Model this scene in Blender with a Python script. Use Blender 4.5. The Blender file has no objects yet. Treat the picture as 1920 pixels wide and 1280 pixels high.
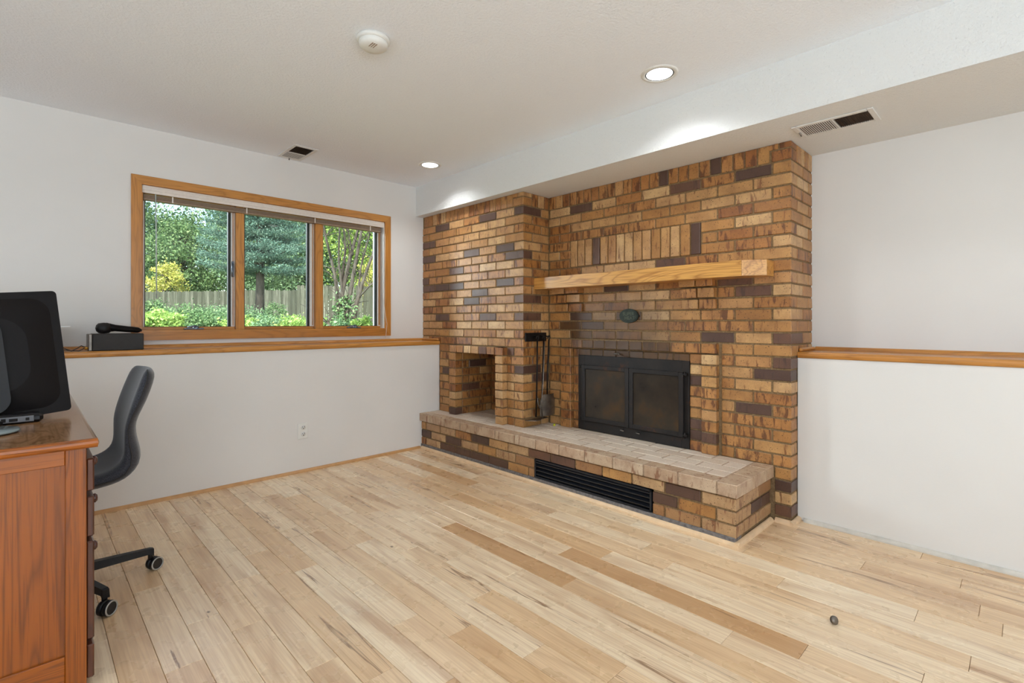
import bpy, math, random
import numpy as np
from mathutils import Vector, Matrix
random.seed(7)
rng = np.random.default_rng(7)
S = bpy.context.scene
COL = S.collection

# ------------------------------------------------------------------ camera
TH = math.atan((960 - 49.3) / 940.0)
cam_data = bpy.data.cameras.new('camera')
cam = bpy.data.objects.new('camera', cam_data)
COL.objects.link(cam)
cam.location = (0, 0, 1.15)
cam.rotation_euler = (math.pi / 2, 0, -TH)
cam_data.sensor_width = 36
cam_data.lens = 940 / 1920 * 36
cam_data.shift_y = -35 / 1920
cam_data.clip_start = 0.03
cam_data.clip_end = 300
S.camera = cam

# ------------------------------------------------------------------ colour management
S.view_settings.view_transform = 'Standard'
S.view_settings.look = 'None'
S.view_settings.gamma = 1
S.view_settings.use_curve_mapping = False
S.view_settings.exposure = 0.25
S.display_settings.display_device = 'sRGB'
try:
    S.cycles.max_bounces = 10
    S.cycles.diffuse_bounces = 6
    S.cycles.transparent_max_bounces = 12
    S.cycles.use_denoising = True
    S.cycles.sample_clamp_indirect = 6
    S.cycles.caustics_reflective = False
    S.cycles.caustics_refractive = False
except Exception:
    pass

# ------------------------------------------------------------------ sky and sun
W = bpy.data.worlds.new('world')
S.world = W
W.use_nodes = True
wn = W.node_tree.nodes
wl = W.node_tree.links
bg = wn['Background']
sky = wn.new('ShaderNodeTexSky')
sky.sky_type = 'NISHITA'
sky.sun_disc = False
sky.sun_elevation = math.radians(48)
sky.sun_rotation = math.radians(200)
sky.air_density = 1.0
sky.dust_density = 1.5
wl.new(sky.outputs[0], bg.inputs[0])
bg.inputs[1].default_value = 0.5

def add_light(name, typ, loc, energy, color=(1, 1, 1), rot=(0, 0, 0), **kw):
    d = bpy.data.lights.new(name, typ)
    d.energy = energy
    d.color = color
    for k, v in kw.items():
        setattr(d, k, v)
    o = bpy.data.objects.new(name, d)
    COL.objects.link(o)
    o.location = loc
    o.rotation_euler = rot
    return o

sun = add_light('sun', 'SUN', (0, -5, 20), 9.0, (1.0, 0.95, 0.86), angle=math.radians(1.0))
sd = Vector((0.42, 0.75, -0.80))
sun.rotation_euler = sd.to_track_quat('-Z', 'Y').to_euler()

# added fill lights, unseen behind and left of the camera; no windows there
add_light('fill_back', 'AREA', (-0.85, -3.3, 1.10), 225, (0.72, 0.87, 1.0), (math.radians(150), 0, 0),
          shape='RECTANGLE', size=3.8, size_y=2.0)
add_light('fill_left', 'AREA', (-2.9, 0.4, 1.10), 50, (0.72, 0.87, 1.0), (math.radians(150), 0, math.radians(-90)),
          shape='RECTANGLE', size=3.0, size_y=1.9)
_window_fill = add_light('window_fill', 'AREA', (-3.2, 8.2, 3.9), 1700, (0.84, 0.93, 1.0), (0, 0, 0), shape='RECTANGLE', size=4.5, size_y=3.0)  # added area light out of view, strengthens the daylight through the window
_window_fill.rotation_euler = (Vector((2.6, 3.4, 0.9)) - _window_fill.location).to_track_quat('-Z', 'Y').to_euler()
DOWNLIGHT_W = 30
FILL_SPOT_W = 12  # power of the added fill spots

# ------------------------------------------------------------------ materials
def srgb(r, g, b):
    f = lambda c: (c / 255 / 12.92) if c <= 10 else ((c / 255 + 0.055) / 1.055) ** 2.4
    return (f(r), f(g), f(b), 1)

class NT:
    def __init__(s, name):
        s.m = bpy.data.materials.new(name)
        s.m.use_nodes = True
        s.t = s.m.node_tree
        s.n = s.t.nodes
        s.l = s.t.links
        s.b = s.n['Principled BSDF']
    def node(s, typ, **kw):
        n = s.n.new(typ)
        for k, v in kw.items():
            if k.startswith('i_'):
                n.inputs[k[2:].replace('_', ' ')].default_value = v
            else:
                setattr(n, k, v)
        return n
    def link(s, a, b):
        s.l.new(a, b)
    def mapping(s, scale=(1, 1, 1), src='Object', rnd=True, rot=(0, 0, 0)):
        tc = s.node('ShaderNodeTexCoord')
        mp = s.node('ShaderNodeMapping')
        mp.inputs['Scale'].default_value = scale
        mp.inputs['Rotation'].default_value = rot
        if rnd:
            oi = s.node('ShaderNodeObjectInfo')
            mu = s.node('ShaderNodeMath', operation='MULTIPLY')
            mu.inputs[1].default_value = 37.0
            s.link(oi.outputs['Random'], mu.inputs[0])
            va = s.node('ShaderNodeVectorMath', operation='ADD')
            s.link(tc.outputs[src], va.inputs[0])
            s.link(mu.outputs[0], va.inputs[1])
            s.link(va.outputs[0], mp.inputs[0])
        else:
            s.link(tc.outputs[src], mp.inputs[0])
        return mp.outputs[0]
    def noise(s, vec, scale, detail=3, rough=0.5, dist=0.0):
        n = s.node('ShaderNodeTexNoise')
        n.inputs['Scale'].default_value = scale
        n.inputs['Detail'].default_value = detail
        n.inputs['Roughness'].default_value = rough
        n.inputs['Distortion'].default_value = dist
        s.link(vec, n.inputs['Vector'])
        return n.outputs['Fac']
    def ramp(s, fac, stops, interp='LINEAR'):
        r = s.node('ShaderNodeValToRGB')
        r.color_ramp.interpolation = interp
        while len(r.color_ramp.elements) < len(stops):
            r.color_ramp.elements.new(0.5)
        for e, (p, c) in zip(r.color_ramp.elements, stops):
            e.position = p
            e.color = c if len(c) == 4 else (*c, 1)
        s.link(fac, r.inputs[0])
        return r.outputs[0]
    def mix(s, fac, a, b, blend='MIX'):
        m = s.node('ShaderNodeMix', data_type='RGBA', blend_type=blend)
        for inp, v in ((m.inputs[0], fac), (m.inputs[6], a), (m.inputs[7], b)):
            if hasattr(v, 'is_linked') or isinstance(v, bpy.types.NodeSocket):
                s.link(v, inp)
            else:
                inp.default_value = v
        return m.outputs[2]
    def bump(s, h, strength=0.3, dist=0.002):
        b = s.node('ShaderNodeBump')
        b.inputs['Strength'].default_value = strength
        b.inputs['Distance'].default_value = dist
        s.link(h, b.inputs['Height'])
        s.link(b.outputs[0], s.b.inputs['Normal'])
    def base(s, v):
        if isinstance(v, bpy.types.NodeSocket):
            s.link(v, s.b.inputs['Base Color'])
        else:
            s.b.inputs['Base Color'].default_value = v
    def set(s, rough=None, metal=None, spec=None, coat=None, coat_rough=None):
        if rough is not None: s.b.inputs['Roughness'].default_value = rough
        if metal is not None: s.b.inputs['Metallic'].default_value = metal
        if spec is not None: s.b.inputs['Specular IOR Level'].default_value = spec
        if coat is not None: s.b.inputs['Coat Weight'].default_value = coat
        if coat_rough is not None: s.b.inputs['Coat Roughness'].default_value = coat_rough
        return s.m

G = lambda v: (v, v, v, 1)

def plain(name, col, rough=0.5, metal=0.0, spec=0.5, grain=0.04, gscale=60, bump=0.0, coat=None):
    t = NT(name)
    v = t.mapping()
    n = t.noise(v, gscale, 3)
    lo = tuple(c * (1 - grain * 2) for c in col[:3]) + (1,)
    hi = tuple(min(1, c * (1 + grain * 2)) for c in col[:3]) + (1,)
    t.base(t.ramp(n, [(0.3, lo), (0.7, hi)]))
    if bump:
        t.bump(n, bump, 0.001)
    return t.set(rough, metal, spec, coat)

# painted wall: orange-peel texture, faint scuffs
def wall_mat():
    t = NT('wall_paint')
    v = t.mapping(src='Object', rnd=False)
    big = t.noise(v, 1.3, 3)
    c = t.ramp(big, [(0.3, srgb(222, 219, 215)), (0.7, srgb(228, 225, 221))])
    sc = t.noise(v, 9, 8, 0.7)
    scf = t.ramp(sc, [(0.70, G(0)), (0.78, G(1))])
    c = t.mix(scf, c, srgb(205, 203, 200))
    t.base(c)
    t.bump(t.noise(v, 130, 3), 0.25, 0.0012)
    return t.set(0.55, spec=0.3)

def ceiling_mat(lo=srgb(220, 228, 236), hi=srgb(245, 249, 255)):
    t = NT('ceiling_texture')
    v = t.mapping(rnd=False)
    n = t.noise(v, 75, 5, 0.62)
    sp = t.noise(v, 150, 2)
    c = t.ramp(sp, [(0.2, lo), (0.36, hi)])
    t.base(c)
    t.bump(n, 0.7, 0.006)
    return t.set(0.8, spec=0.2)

M = {}
M['wall'] = wall_mat()
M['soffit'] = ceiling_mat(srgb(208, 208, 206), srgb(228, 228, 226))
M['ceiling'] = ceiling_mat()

# bricks
def brick_mat(name, tones, flash, flash_amt, speck=0.8, rough=0.42, soot=True):
    t = NT(name)
    oi = t.node('ShaderNodeObjectInfo')
    base = t.ramp(oi.outputs['Random'], tones)
    v = t.mapping()
    blot = t.noise(v, 11, 4, 0.6)
    base = t.mix(t.ramp(blot, [(0.35, G(0)), (0.75, G(0.55))]), base, flash)
    vs = t.mapping(scale=(1, 1, 0.22))
    streak = t.noise(vs, 34, 3, 0.6, 0.4)
    sf = t.ramp(streak, [(0.66 - flash_amt, G(0)), (0.74 - flash_amt, G(0.85))])
    base = t.mix(sf, base, flash)
    pit = t.node('ShaderNodeTexVoronoi', feature='F1')
    pit.inputs['Scale'].default_value = 75
    t.link(v, pit.inputs['Vector'])
    pf = t.ramp(pit.outputs['Distance'], [(0.13, G(speck)), (0.30, G(0))])
    gate = t.ramp(t.noise(v, 45, 2), [(0.47, G(0)), (0.56, G(1))])
    pm = t.mix(1.0, pf, gate, 'MULTIPLY')
    base = t.mix(pm, base, srgb(58, 36, 24))
    fine = t.noise(v, 260, 2)
    base = t.mix(0.22, base, t.ramp(fine, [(0.3, G(0.25)), (0.7, G(0.85))]), 'OVERLAY')
    if soot:
        # old smoke stain above the firebox opening, on the brick itself
        geo = t.node('ShaderNodeNewGeometry')
        sx = t.node('ShaderNodeSeparateXYZ')
        t.link(geo.outputs['Position'], sx.inputs[0])
        def mth(op, a, b=None):
            m = t.node('ShaderNodeMath', operation=op)
            for k, x in enumerate((a, b)):
                if x is None: continue
                if isinstance(x, bpy.types.NodeSocket): t.link(x, m.inputs[k])
                else: m.inputs[k].default_value = x
            return m.outputs[0]
        dy = mth('MULTIPLY', mth('SUBTRACT', sx.outputs['Y'], 2.12), 1.65)
        dz = mth('MULTIPLY', mth('SUBTRACT', sx.outputs['Z'], 1.02), 2.3)
        r2 = mth('ADD', mth('MULTIPLY', dy, dy), mth('MULTIPLY', dz, dz))
        nz = t.noise(t.mapping(src='Object', rnd=False), 6, 3)
        r3 = mth('ADD', r2, mth('MULTIPLY', mth('SUBTRACT', nz, 0.5), 0.5))
        fac = t.ramp(r3, [(0.0, G(0.80)), (0.35, G(0.52)), (0.95, G(0))])
        inx = mth('GREATER_THAN', sx.outputs['X'], 3.0)
        fac2 = mth('MULTIPLY', fac, inx)
        base = t.mix(fac2, base, srgb(70, 47, 27))
    t.base(base)
    hb = t.mix(0.5, fine, pf, 'SUBTRACT')
    t.bump(hb, 0.55, 0.0016)
    return t.set(rough, spec=0.55)

M['brick_tan'] = brick_mat('brick_tan', [(0, srgb(164, 112, 58)), (0.3, srgb(182, 134, 78)), (0.6, srgb(194, 150, 98)), (0.85, srgb(208, 170, 120)), (1, srgb(174, 118, 62))], srgb(118, 72, 40), 0.07)
M['brick_flash'] = brick_mat('brick_flash', [(0, srgb(168, 112, 56)), (0.5, srgb(184, 130, 74)), (1, srgb(150, 94, 48))], srgb(94, 54, 30), 0.14)
M['brick_dark'] = brick_mat('brick_dark', [(0, srgb(82, 57, 46)), (0.5, srgb(94, 67, 54)), (1, srgb(110, 74, 54))], srgb(70, 48, 40), 0.1, 0.25)
M['brick_soot'] = brick_mat('brick_soot', [(0, srgb(84, 54, 26)), (1, srgb(116, 78, 38))], srgb(56, 36, 20), 0.1, 0.3)
M['brick_hearth'] = brick_mat('brick_hearth', [(0, srgb(206, 188, 168)), (0.5, srgb(218, 202, 184)), (1, srgb(200, 180, 160))], srgb(192, 168, 148), 0.0, 0.25, 0.6, soot=False)
M['brick_cope'] = brick_mat('brick_cope', [(0, srgb(186, 160, 132)), (0.5, srgb(198, 176, 150)), (1, srgb(176, 142, 112))], srgb(128, 84, 58), 0.08, 0.4, 0.55, soot=False)
M['brick_body'] = brick_mat('brick_body', [(0, srgb(150, 104, 62)), (0.5, srgb(180, 144, 104)), (1, srgb(192, 158, 116))], srgb(120, 74, 48), 0.08, soot=False)

def mortar_mat():
    t = NT('mortar')
    v = t.mapping(rnd=False)
    n = t.noise(v, 90, 4, 0.6)
    t.base(t.ramp(n, [(0.3, srgb(108, 86, 60)), (0.7, srgb(146, 120, 88))]))
    t.bump(n, 0.8, 0.003)
    return t.set(0.9, spec=0.2)
M['mortar'] = mortar_mat()
M['mortar_dust'] = plain('mortar_dusty', srgb(172, 150, 128), 0.85, grain=0.1, gscale=60, bump=0.4)
M['mortar_dark'] = plain('mortar_base', srgb(112, 106, 104), 0.8, grain=0.2, gscale=50, bump=0.6)

# floor planks: pale hickory / maple, per-plank tone
def plank_mat():
    t = NT('floor_plank')
    at = t.node('ShaderNodeAttribute', attribute_type='OBJECT', attribute_name='tone')
    base = t.ramp(at.outputs['Fac'], [(0.0, srgb(250, 230, 198)), (0.35, srgb(242, 214, 176)), (0.6, srgb(226, 190, 146)), (0.85, srgb(202, 160, 116)), (1.0, srgb(168, 128, 90))])
    figure = t.noise(t.mapping(scale=(1, 0.085, 1)), 6.0, 2, 0.45, 0.35)
    rings = t.node('ShaderNodeMath', operation='MULTIPLY')
    rings.inputs[1].default_value = 15
    t.link(figure, rings.inputs[0])
    fr = t.node('ShaderNodeMath', operation='PINGPONG')
    fr.inputs[1].default_value = 1.0
    t.link(rings.outputs[0], fr.inputs[0])
    gr = t.ramp(fr.outputs[0], [(0.0, G(0.26)), (0.35, G(0.05)), (1.0, G(0.0))])
    base = t.mix(gr, base, srgb(170, 120, 76))
    fine = t.noise(t.mapping(scale=(1, 0.02, 1)), 150, 3, 0.6)
    base = t.mix(t.ramp(fine, [(0.40, G(0.32)), (0.60, G(0.0))]), base, srgb(180, 134, 90))
    # brown heartwood patches and mineral streaks along the grain
    heart = t.noise(t.mapping(scale=(1, 0.10, 1)), 8, 4, 0.5, 0.5)
    hf = t.ramp(heart, [(0.54, G(0)), (0.68, G(0.5))])
    base = t.mix(hf, base, srgb(176, 130, 90))
    ms = t.noise(t.mapping(scale=(1, 0.055, 1)), 15, 4, 0.55, 0.5)
    mf = t.ramp(ms, [(0.640, G(0)), (0.660, G(0.8)), (0.684, G(0.0))])
    base = t.mix(mf, base, srgb(120, 78, 48))
    kn = t.node('ShaderNodeTexVoronoi', feature='F1')
    kn.inputs['Scale'].default_value = 4.3
    t.link(t.mapping(scale=(1, 0.7, 1)), kn.inputs['Vector'])
    kf = t.ramp(kn.outputs['Distance'], [(0.018, G(0.85)), (0.04, G(0))])
    base = t.mix(kf, base, srgb(84, 54, 34))
    t.base(base)
    rr = t.ramp(t.noise(t.mapping(rnd=False, src='Object'), 7, 3), [(0.3, G(0.24)), (0.7, G(0.34))])
    t.link(rr, t.b.inputs['Roughness'])
    t.b.inputs['Specular IOR Level'].default_value = 0.75
    return t.m
M['plank'] = plank_mat()

# oak with cathedral grain; axis = long axis of the board
def oak_mat(name, tones, axis=0, rough=0.3, ring=26, line=srgb(128, 76, 26), amt=0.4, fs=150, stretch=0.14):
    t = NT(name)
    sc = [1.0, 1.0, 1.0]
    sc[axis] = stretch
    v = t.mapping(scale=tuple(sc))
    f = t.noise(v, 6, 2, 0.5, 0.9)
    mu = t.node('ShaderNodeMath', operation='MULTIPLY')
    mu.inputs[1].default_value = ring
    t.link(f, mu.inputs[0])
    pp = t.node('ShaderNodeMath', operation='PINGPONG')
    pp.inputs[1].default_value = 1.0
    t.link(mu.outputs[0], pp.inputs[0])
    base = t.ramp(t.noise(v, 3, 2), tones)
    base = t.mix(t.ramp(pp.outputs[0], [(0, G(amt)), (0.38, G(0.08)), (1, G(0))]), base, line)
    sc2 = [1.0, 1.0, 1.0]
    sc2[axis] = 0.03
    fi = t.noise(t.mapping(scale=tuple(sc2)), fs, 2)
    base = t.mix(t.ramp(fi, [(0.36, G(amt * 0.7)), (0.5, G(0))]), base, line)
    t.base(base)
    t.bump(fi, 0.08, 0.001)
    return t.set(rough, spec=0.5, coat=0.25, coat_rough=0.2)

honey = [(0.3, srgb(186, 122, 52)), (0.7, srgb(204, 142, 68))]
for ax in range(3):
    M['oak%d' % ax] = oak_mat('honey_oak_%s' % 'xyz'[ax], honey, ax, 0.32)
M['mantel'] = oak_mat('mantel_oak', [(0.3, srgb(200, 142, 70)), (0.7, srgb(216, 162, 86))], 1, 0.3, 30, srgb(138, 80, 28), 0.6)
dk = [(0.3, srgb(138, 70, 10)), (0.7, srgb(164, 88, 16))]
for ax in range(3):
    M['desk%d' % ax] = oak_mat('desk_oak_%s' % 'xyz'[ax], dk, ax, 0.3, 70, srgb(80, 36, 12), 0.6, 150, 0.07)
M['desk_panel'] = oak_mat('desk_panel_oak', dk, 2, 0.3, 60, srgb(84, 38, 12), 0.55, 160, 0.02)
M['desk_top'] = oak_mat('desk_top_oak', [(0.3, srgb(156, 112, 72)), (0.7, srgb(176, 132, 90))], 1, 0.18, 40, srgb(84, 52, 30), 0.55, 150, 0.3)  # oak lightened, the wall's reflection put into its colour
M['desk_front'] = oak_mat('desk_drawer_oak', [(0.3, srgb(84, 42, 26)), (0.7, srgb(98, 52, 32))], 2, 0.3, 20, srgb(44, 20, 12), 0.5)
M['shoe'] = plain('shoe_maple', srgb(222, 190, 152), 0.4, grain=0.05, gscale=20)
M['shoe_dark'] = plain('shoe_oak', srgb(196, 148, 96), 0.4, grain=0.06, gscale=20)
M['white'] = plain('white_plastic', srgb(228, 227, 222), 0.4, grain=0.01)
M['ivory'] = plain('white_enamel', srgb(222, 220, 216), 0.45, grain=0.02)
M['blind'] = plain('blind_vinyl', srgb(226, 216, 206), 0.5, grain=0.02)
M['blind_shaded'] = plain('blind_slats_shaded', srgb(150, 128, 108), 0.55, grain=0.05)  # slat colour darkened by the shade under the raised stack
M['black_gloss'] = plain('black_gloss', srgb(22, 18, 17), 0.42, grain=0.02, spec=0.12)
M['black_satin'] = plain('black_satin', srgb(24, 22, 23), 0.42, grain=0.05, spec=0.3)
M['black_matte'] = plain('black_matte', srgb(34, 30, 28), 0.6, grain=0.08)
M['dark_hole'] = plain('dark_recess', srgb(22, 17, 14), 0.9, grain=0.1)
M['duct'] = plain('duct_brown', srgb(74, 56, 40), 0.7, grain=0.2)
M['rubber'] = plain('gasket_rubber', srgb(38, 40, 36), 0.6)
M['iron'] = plain('black_iron', srgb(36, 30, 28), 0.45, 0.6, grain=0.15, gscale=30, bump=0.15)
M['alu'] = plain('window_hardware', srgb(120, 128, 140), 0.3, 0.9)
M['chrome'] = plain('caster_ring', srgb(176, 174, 170), 0.35, 0.3)
M['gold'] = plain('gold_plug', srgb(200, 150, 60), 0.3, 0.9)
M['bronze'] = plain('plaque_bronze', srgb(40, 46, 38), 0.5, 0.5, grain=0.2, gscale=40)
M['plaque_raised'] = plain('plaque_letters', srgb(84, 88, 72), 0.45, 0.4)
M['shoe_white'] = plain('shoe_painted', srgb(204, 198, 188), 0.5, grain=0.06, gscale=15)
M['steel'] = plain('worn_steel', srgb(120, 112, 104), 0.35, 0.8, grain=0.12, gscale=30)
M['ball'] = plain('yellow_ball', srgb(190, 190, 30), 0.5)
M['device_face'] = plain('port_panel', srgb(88, 86, 88), 0.4)
M['paper'] = plain('white_paper', srgb(235, 236, 238), 0.6, grain=0.005)
M['lever'] = plain('louver_paint', srgb(30, 32, 38), 0.35, 0.3, grain=0.08)
M['knob'] = plain('knob_wood', srgb(84, 44, 36), 0.25, coat=0.4)

def fabric_mat():
    t = NT('charcoal_fabric')
    v = t.mapping(rnd=False)
    n = t.noise(v, 420, 2)
    t.base(t.ramp(n, [(0.35, srgb(34, 34, 38)), (0.7, srgb(74, 74, 82))]))
    t.bump(n, 0.4, 0.0012)
    t.b.inputs['Sheen Weight'].default_value = 0.4
    t.b.inputs['Sheen Roughness'].default_value = 0.4
    return t.set(0.85, spec=0.3)
M['fabric'] = fabric_mat()

def plate_mat():
    t = NT('firebox_steel')
    v = t.mapping(rnd=False)
    n = t.noise(v, 7, 5, 0.65)
    rust = t.ramp(t.noise(v, 10, 4, 0.7), [(0.6, G(0)), (0.72, G(0.6))])
    c = t.ramp(n, [(0.3, srgb(30, 27, 27)), (0.7, srgb(46, 40, 37))])
    t.base(t.mix(rust, c, srgb(92, 52, 30)))
    t.bump(t.noise(v, 70, 3), 0.15, 0.001)
    return t.set(0.5, 0.35, 0.4)
M['plate'] = plate_mat()

def fireglass_mat():
    t = NT('smoky_door_glass')
    v = t.mapping(rnd=False)
    n = t.noise(v, 4, 4, 0.6)
    t.base(t.ramp(n, [(0.3, srgb(34, 29, 26)), (0.55, srgb(54, 46, 38)), (0.75, srgb(80, 56, 32))]))
    return t.set(0.22, 0.0, 0.5)
M['fireglass'] = fireglass_mat()

def glass_mat():
    t = NT('window_glass')
    tr = t.node('ShaderNodeBsdfTransparent')
    gl = t.node('ShaderNodeBsdfGlossy')
    gl.inputs['Roughness'].default_value = 0.02
    fr = t.node('ShaderNodeFresnel')
    fr.inputs[0].default_value = 1.35
    mx = t.node('ShaderNodeMixShader')
    t.link(fr.outputs[0], mx.inputs[0])
    t.link(tr.outputs[0], mx.inputs[1])
    t.link(gl.outputs[0], mx.inputs[2])
    t.link(mx.outputs[0], t.n['Material Output'].inputs[0])
    tr.inputs[0].default_value = (0.95, 0.97, 0.95, 1)
    return t.m
M['glass'] = glass_mat()

M['wand'] = plain('blind_wand', srgb(190, 200, 196), 0.3)
def clear_mat():
    t = NT('clear_acrylic')
    t.base(srgb(196, 212, 214))
    t.b.inputs['Transmission Weight'].default_value = 0.6
    return t.set(0.08, spec=0.6)
M['clear'] = clear_mat()

def emit_mat(name, col, st):
    t = NT(name)
    t.base(G(0.8))
    t.b.inputs['Emission Color'].default_value = col
    t.b.inputs['Emission Strength'].default_value = st
    return t.m
M['lamp'] = emit_mat('lamp_lens', (1, 0.985, 0.96, 1), 3.0)

def leaf_mat(name, a, b, c):
    t = NT(name)
    at = t.node('ShaderNodeAttribute', attribute_name='rnd')
    col = t.ramp(at.outputs['Fac'], [(0.0, a), (0.55, b), (1.0, c)])
    t.base(col)
    t.set(0.5, spec=0.35)
    tl = t.node('ShaderNodeBsdfTranslucent')
    t.link(col, tl.inputs[0])
    mx = t.node('ShaderNodeMixShader')
    mx.inputs[0].default_value = 0.38
    t.link(t.b.outputs[0], mx.inputs[1])
    t.link(tl.outputs[0], mx.inputs[2])
    t.link(mx.outputs[0], t.n['Material Output'].inputs[0])
    return t.m
M['leaf_green'] = leaf_mat('leaf_green', srgb(70, 100, 68), srgb(112, 144, 104), srgb(164, 188, 140))
M['leaf_bright'] = leaf_mat('leaf_bright', srgb(92, 124, 62), srgb(142, 172, 88), srgb(198, 212, 126))
M['leaf_yellow'] = leaf_mat('leaf_yellow', srgb(128, 150, 76), srgb(190, 190, 96), srgb(226, 214, 140))
M['leaf_spruce'] = leaf_mat('spruce_needles', srgb(58, 88, 78), srgb(98, 132, 116), srgb(150, 178, 156))
M['leaf_mid'] = leaf_mat('leaf_mid', srgb(68, 100, 64), srgb(104, 136, 88), srgb(156, 180, 124))

def bark_mat():
    t = NT('bark')
    v = t.mapping(scale=(1, 1, 0.25))
    n = t.noise(v, 30, 4, 0.6)
    t.base(t.ramp(n, [(0.3, srgb(50, 46, 42)), (0.7, srgb(88, 82, 74))]))
    t.bump(n, 0.8, 0.01)
    return t.set(0.9, spec=0.2)
M['bark'] = bark_mat()

def fence_mat():
    t = NT('weathered_cedar')
    v = t.mapping(scale=(1, 1, 0.08))
    n = t.noise(v, 26, 4, 0.6)
    oi = t.node('ShaderNodeObjectInfo')
    a = t.ramp(oi.outputs['Random'], [(0, srgb(70, 74, 62)), (0.5, srgb(90, 94, 80)), (1, srgb(122, 124, 110))])
    t.base(t.mix(t.ramp(n, [(0.35, G(0.7)), (0.65, G(0))]), a, srgb(58, 58, 48)))
    t.bump(n, 0.6, 0.005)
    return t.set(0.85, spec=0.2)
M['fence'] = fence_mat()

def ground_mat():
    t = NT('garden_soil')
    v = t.mapping(rnd=False)
    n = t.noise(v, 2.0, 5, 0.6)
    t.base(t.ramp(n, [(0.35, srgb(92, 84, 60)), (0.6, srgb(104, 122, 66)), (0.8, srgb(134, 150, 84))]))
    t.bump(t.noise(v, 20, 4), 0.8, 0.03)
    return t.set(0.95, spec=0.1)
M['ground'] = ground_mat()

# ------------------------------------------------------------------ mesh helpers
class MB:
    def __init__(s):
        s.v = []
        s.f = []
        s.sm = []
        s.T = Matrix.Identity(4)
    def add(s, vs, fs, smooth=False):
        o = len(s.v)
        s.v += [tuple(s.T @ Vector(p)) for p in vs]
        s.f += [tuple(i + o for i in f) for f in fs]
        s.sm += [smooth] * len(fs)
        return s
    def box(s, x0, x1, y0, y1, z0, z1, c=0.0):
        x0, x1 = min(x0, x1), max(x0, x1)
        y0, y1 = min(y0, y1), max(y0, y1)
        z0, z1 = min(z0, z1), max(z0, z1)
        if c <= 0:
            vs = [(x, y, z) for z in (z0, z1) for y in (y0, y1) for x in (x0, x1)]
            fs = [(0, 2, 3, 1), (4, 5, 7, 6), (0, 1, 5, 4), (2, 6, 7, 3), (0, 4, 6, 2), (1, 3, 7, 5)]
            return s.add(vs, fs)
        c = min(c, (x1 - x0) * 0.45, (y1 - y0) * 0.45, (z1 - z0) * 0.45)
        vs = []
        idx = {}
        lo = (x0, y0, z0)
        hi = (x1, y1, z1)
        for a in range(3):          # face normal axis of the vertex
            for sx in (0, 1):
                for sy in (0, 1):
                    for sz in (0, 1):
                        sg = (sx, sy, sz)
                        p = []
                        for k in range(3):
                            b = hi[k] if sg[k] else lo[k]
                            if k != a:
                                b += -c if sg[k] else c
                            p.append(b)
                        idx[(a, sg)] = len(vs)
                        vs.append(tuple(p))
        fs = []
        ctr = Vector(((x0 + x1) / 2, (y0 + y1) / 2, (z0 + z1) / 2))
        def face(ids):
            ps = [Vector(vs[i]) for i in ids]
            n = (ps[1] - ps[0]).cross(ps[2] - ps[0])
            m = sum(ps, Vector()) / len(ps) - ctr
            fs.append(tuple(ids) if n.dot(m) > 0 else tuple(reversed(ids)))
        for a in range(3):
            b, d = (a + 1) % 3, (a + 2) % 3
            for sa in (0, 1):
                q = []
                for (sb, sdd) in ((0, 0), (1, 0), (1, 1), (0, 1)):
                    sg = [0, 0, 0]
                    sg[a], sg[b], sg[d] = sa, sb, sdd
                    q.append(idx[(a, tuple(sg))])
                face(q)
        for a in range(3):          # edges parallel to axis a
            b, d = (a + 1) % 3, (a + 2) % 3
            for sb in (0, 1):
                for sdd in (0, 1):
                    g0 = [0, 0, 0]
                    g1 = [0, 0, 0]
                    g1[a] = 1
                    for g in (g0, g1):
                        g[b], g[d] = sb, sdd
                    face([idx[(b, tuple(g0))], idx[(b, tuple(g1))], idx[(d, tuple(g1))], idx[(d, tuple(g0))]])
        for sx in (0, 1):
            for sy in (0, 1):
                for sz in (0, 1):
                    face([idx[(0, (sx, sy, sz))], idx[(1, (sx, sy, sz))], idx[(2, (sx, sy, sz))]])
        return s.add(vs, fs)
    def tube(s, pts, r, n=8, caps=True, smooth=True):
        pts = [Vector(p) for p in pts]
        rs = r if isinstance(r, (list, tuple)) else [r] * len(pts)
        vs = []
        prev = None
        for i, p in enumerate(pts):
            d = (pts[min(i + 1, len(pts) - 1)] - pts[max(i - 1, 0)]).normalized()
            if prev is None:
                up = Vector((0, 0, 1)) if abs(d.z) < 0.9 else Vector((1, 0, 0))
                a = d.cross(up).normalized()
            else:
                a = (prev - d * prev.dot(d)).normalized()
            prev = a
            b = d.cross(a)
            for k in range(n):
                t = 2 * math.pi * k / n
                vs.append(tuple(p + (a * math.cos(t) + b * math.sin(t)) * rs[i]))
        fs = []
        for i in range(len(pts) - 1):
            for k in range(n):
                fs.append((i * n + k, i * n + (k + 1) % n, (i + 1) * n + (k + 1) % n, (i + 1) * n + k))
        s.add(vs, fs, smooth)
        if caps:
            o = (len(pts) - 1) * n
            s.add([vs[k] for k in range(n)], [tuple(reversed(range(n)))])
            s.add([vs[o + k] for k in range(n)], [tuple(range(n))])
        return s
    def lathe(s, prof, c=(0, 0, 0), axis='z', n=32, smooth=True, sx=1.0, sy=1.0):
        vs = []
        for (r, h) in prof:
            for k in range(n):
                t = 2 * math.pi * k / n
                a, b = r * math.cos(t) * sx, r * math.sin(t) * sy
                p = {'z': (a, b, h), 'x': (h, a, b), 'y': (a, h, b)}[axis]
                vs.append((p[0] + c[0], p[1] + c[1], p[2] + c[2]))
        fs = []
        for i in range(len(prof) - 1):
            for k in range(n):
                q = (i * n + k, i * n + (k + 1) % n, (i + 1) * n + (k + 1) % n, (i + 1) * n + k)
                fs.append(q)
        s.add(vs, fs, smooth)
        return s
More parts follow.
